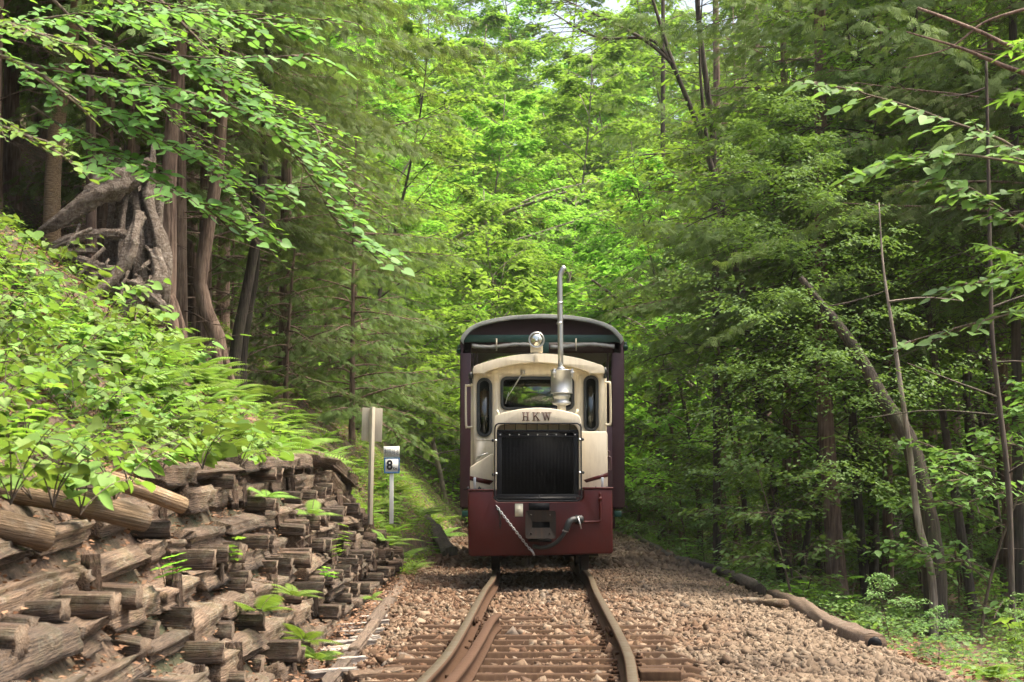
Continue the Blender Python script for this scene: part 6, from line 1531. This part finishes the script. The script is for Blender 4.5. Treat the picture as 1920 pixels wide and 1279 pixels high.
# right verge
bank(46, (2.35, 6), (8, 30), ['whorl0', 'whorl1', 'whorl2'], (.7, 1.3), 'leafy_plant', lambda x, y: 'low bright leafy plant on the right verge ' + where(x, y), 'plant', 'leafy plants on the right verge', ('stem', 'leaves'), 55)
bank(50, (2.4, 9), (12, 40), ['fernb', 'fern2', 'sap_b'], (.6, 1.1), 'fern', lambda x, y: 'shade fern among the trunks ' + where(x, y), 'fern', 'ferns on the forest floor', ('stalk', 'fronds'), 56)
bank(20, (2.5, 4.2), (9.5, 16), ['sap_b', 'heart1'], (.16, .32), 'low_shrub', lambda x, y: 'low green shrub at the lower right ' + ('close to the viewer' if y < 12 else 'beside the log'), 'shrub', 'low shrubs at the lower right', ('stem', 'leaves'), 57)

# ground cover nobody could count
def cover(name, n, xr, yr, size, m, seed, label, cat, cond, lift=.03, kind='diamond', flat=.4, dy=.5, layers=1):
    g = np.random.default_rng(seed); x = g.uniform(*xr, n); y = g.uniform(yr[0] ** dy, yr[1] ** dy, n) ** (1 / dy)
    k = cond(x, y) & (np.abs(x) < .2462 * y * 1.12 + 1.0); x, y = x[k], y[k]; n = len(x)
    cl = .5 + .5 * sn(x, y, 3.1, 9)
    z = ground(x, y) + g.uniform(.0, 1, n) * lift * (.4 + cl)
    a = g.uniform(0, 6.28, n); mb = MB()
    scatter(mb, leaf_tmpl(kind), np.stack([x, y, z], -1), np.stack([np.cos(a), np.sin(a), g.normal(.1, .25, n)], -1), np.stack([g.normal(0, flat, n), g.normal(0, flat, n), np.ones(n)], -1), size * g.uniform(.5, 1.4, n), g.uniform(0, 1, n))
    o = mb.build(name, M[m], None, attr=True); tag(o, label, cat, kind='stuff'); print(name, n)
lb = lambda x, y: x < top_x(y) - .02
cover('leaf_litter', 60000, (-8, -.8), (5.5, 34), .045, 'litter', 61, 'brown dead leaves and scraps lying on the left bank', 'leaf litter', lb, .015)
cover('leaf_litter', 26000, (2.15, 9), (8, 32), .05, 'litter', 62, 'brown dead leaves on the forest floor at the right', 'leaf litter', lambda x, y: x > 2.15, .015)
cover('ground_cover', 105000, (-9, -.8), (6, 40), .036, 'leaf_mid', 63, 'small green weeds covering the left bank', 'ground cover', lambda x, y: lb(x, y) & (sn(x, y, 2.3, 4) > -.6), .13)
cover('ground_cover', 90000, (2.15, 14), (9, 46), .042, 'leaf_blue', 64, 'green undergrowth carpeting the forest floor at the right', 'ground cover', lambda x, y: (x > 2.2) & (sn(x, y, 1.7, 6) + .12 * (y - 12) > -.1), .20)
cover('ground_cover', 26000, (-20, 20), (40, 70), .11, 'leaf_bright', 65, 'bright undergrowth beyond the wagon', 'ground cover', lambda x, y: x == x, .5)
cover('ground_cover', 9000, (-1.9, -.88), (19.3, 30), .036, 'leaf_mid', 72, 'green weeds along the foot of the bank beside the wagon', 'ground cover', lambda x, y: x < -.9 + .06 * sn(x * 4, y * 3, 1, 2), .12, dy=1)
cover('wall_crumbs', 14000, (-1.75, -.85), (6, 22), .028, 'litter', 66, 'crumbled wood and dead leaves on the wall and its foot', 'wood crumbs', lambda x, y: x == x, .06)

# labels that would still read alike are told apart by their distance
def tell_apart():
    same = {}
    for o in bpy.data.objects:
        if o.parent is None and 'label' in o: same.setdefault(o['label'], []).append(o)
    for lab, os_ in same.items():
        if len(os_) > 1:
            os_.sort(key=lambda o: o.location.y)
            for i, o in enumerate(os_):
                if i < len(ORD): o['label'] = lab + ', ' + ORD[i]
tell_apart()

# ------------------------------------------------------------------ air
hz_m = bpy.data.materials.new('forest_haze'); hz_m.use_nodes = True; nt = hz_m.node_tree; nt.nodes.clear()
om = nt.nodes.new('ShaderNodeOutputMaterial'); pv = nt.nodes.new('ShaderNodeVolumePrincipled')
pv.inputs['Color'].default_value = (.93, .97, .90, 1); pv.inputs['Density'].default_value = HAZE; pv.inputs['Anisotropy'].default_value = .3
nt.links.new(pv.outputs[0], om.inputs['Volume'])
b = MB(); b.box((-125, -25, -6), (125, 265, 75)); o = b.build('haze', hz_m, None); tag(o, 'thin pale haze in the air under the trees', 'haze', kind='stuff')
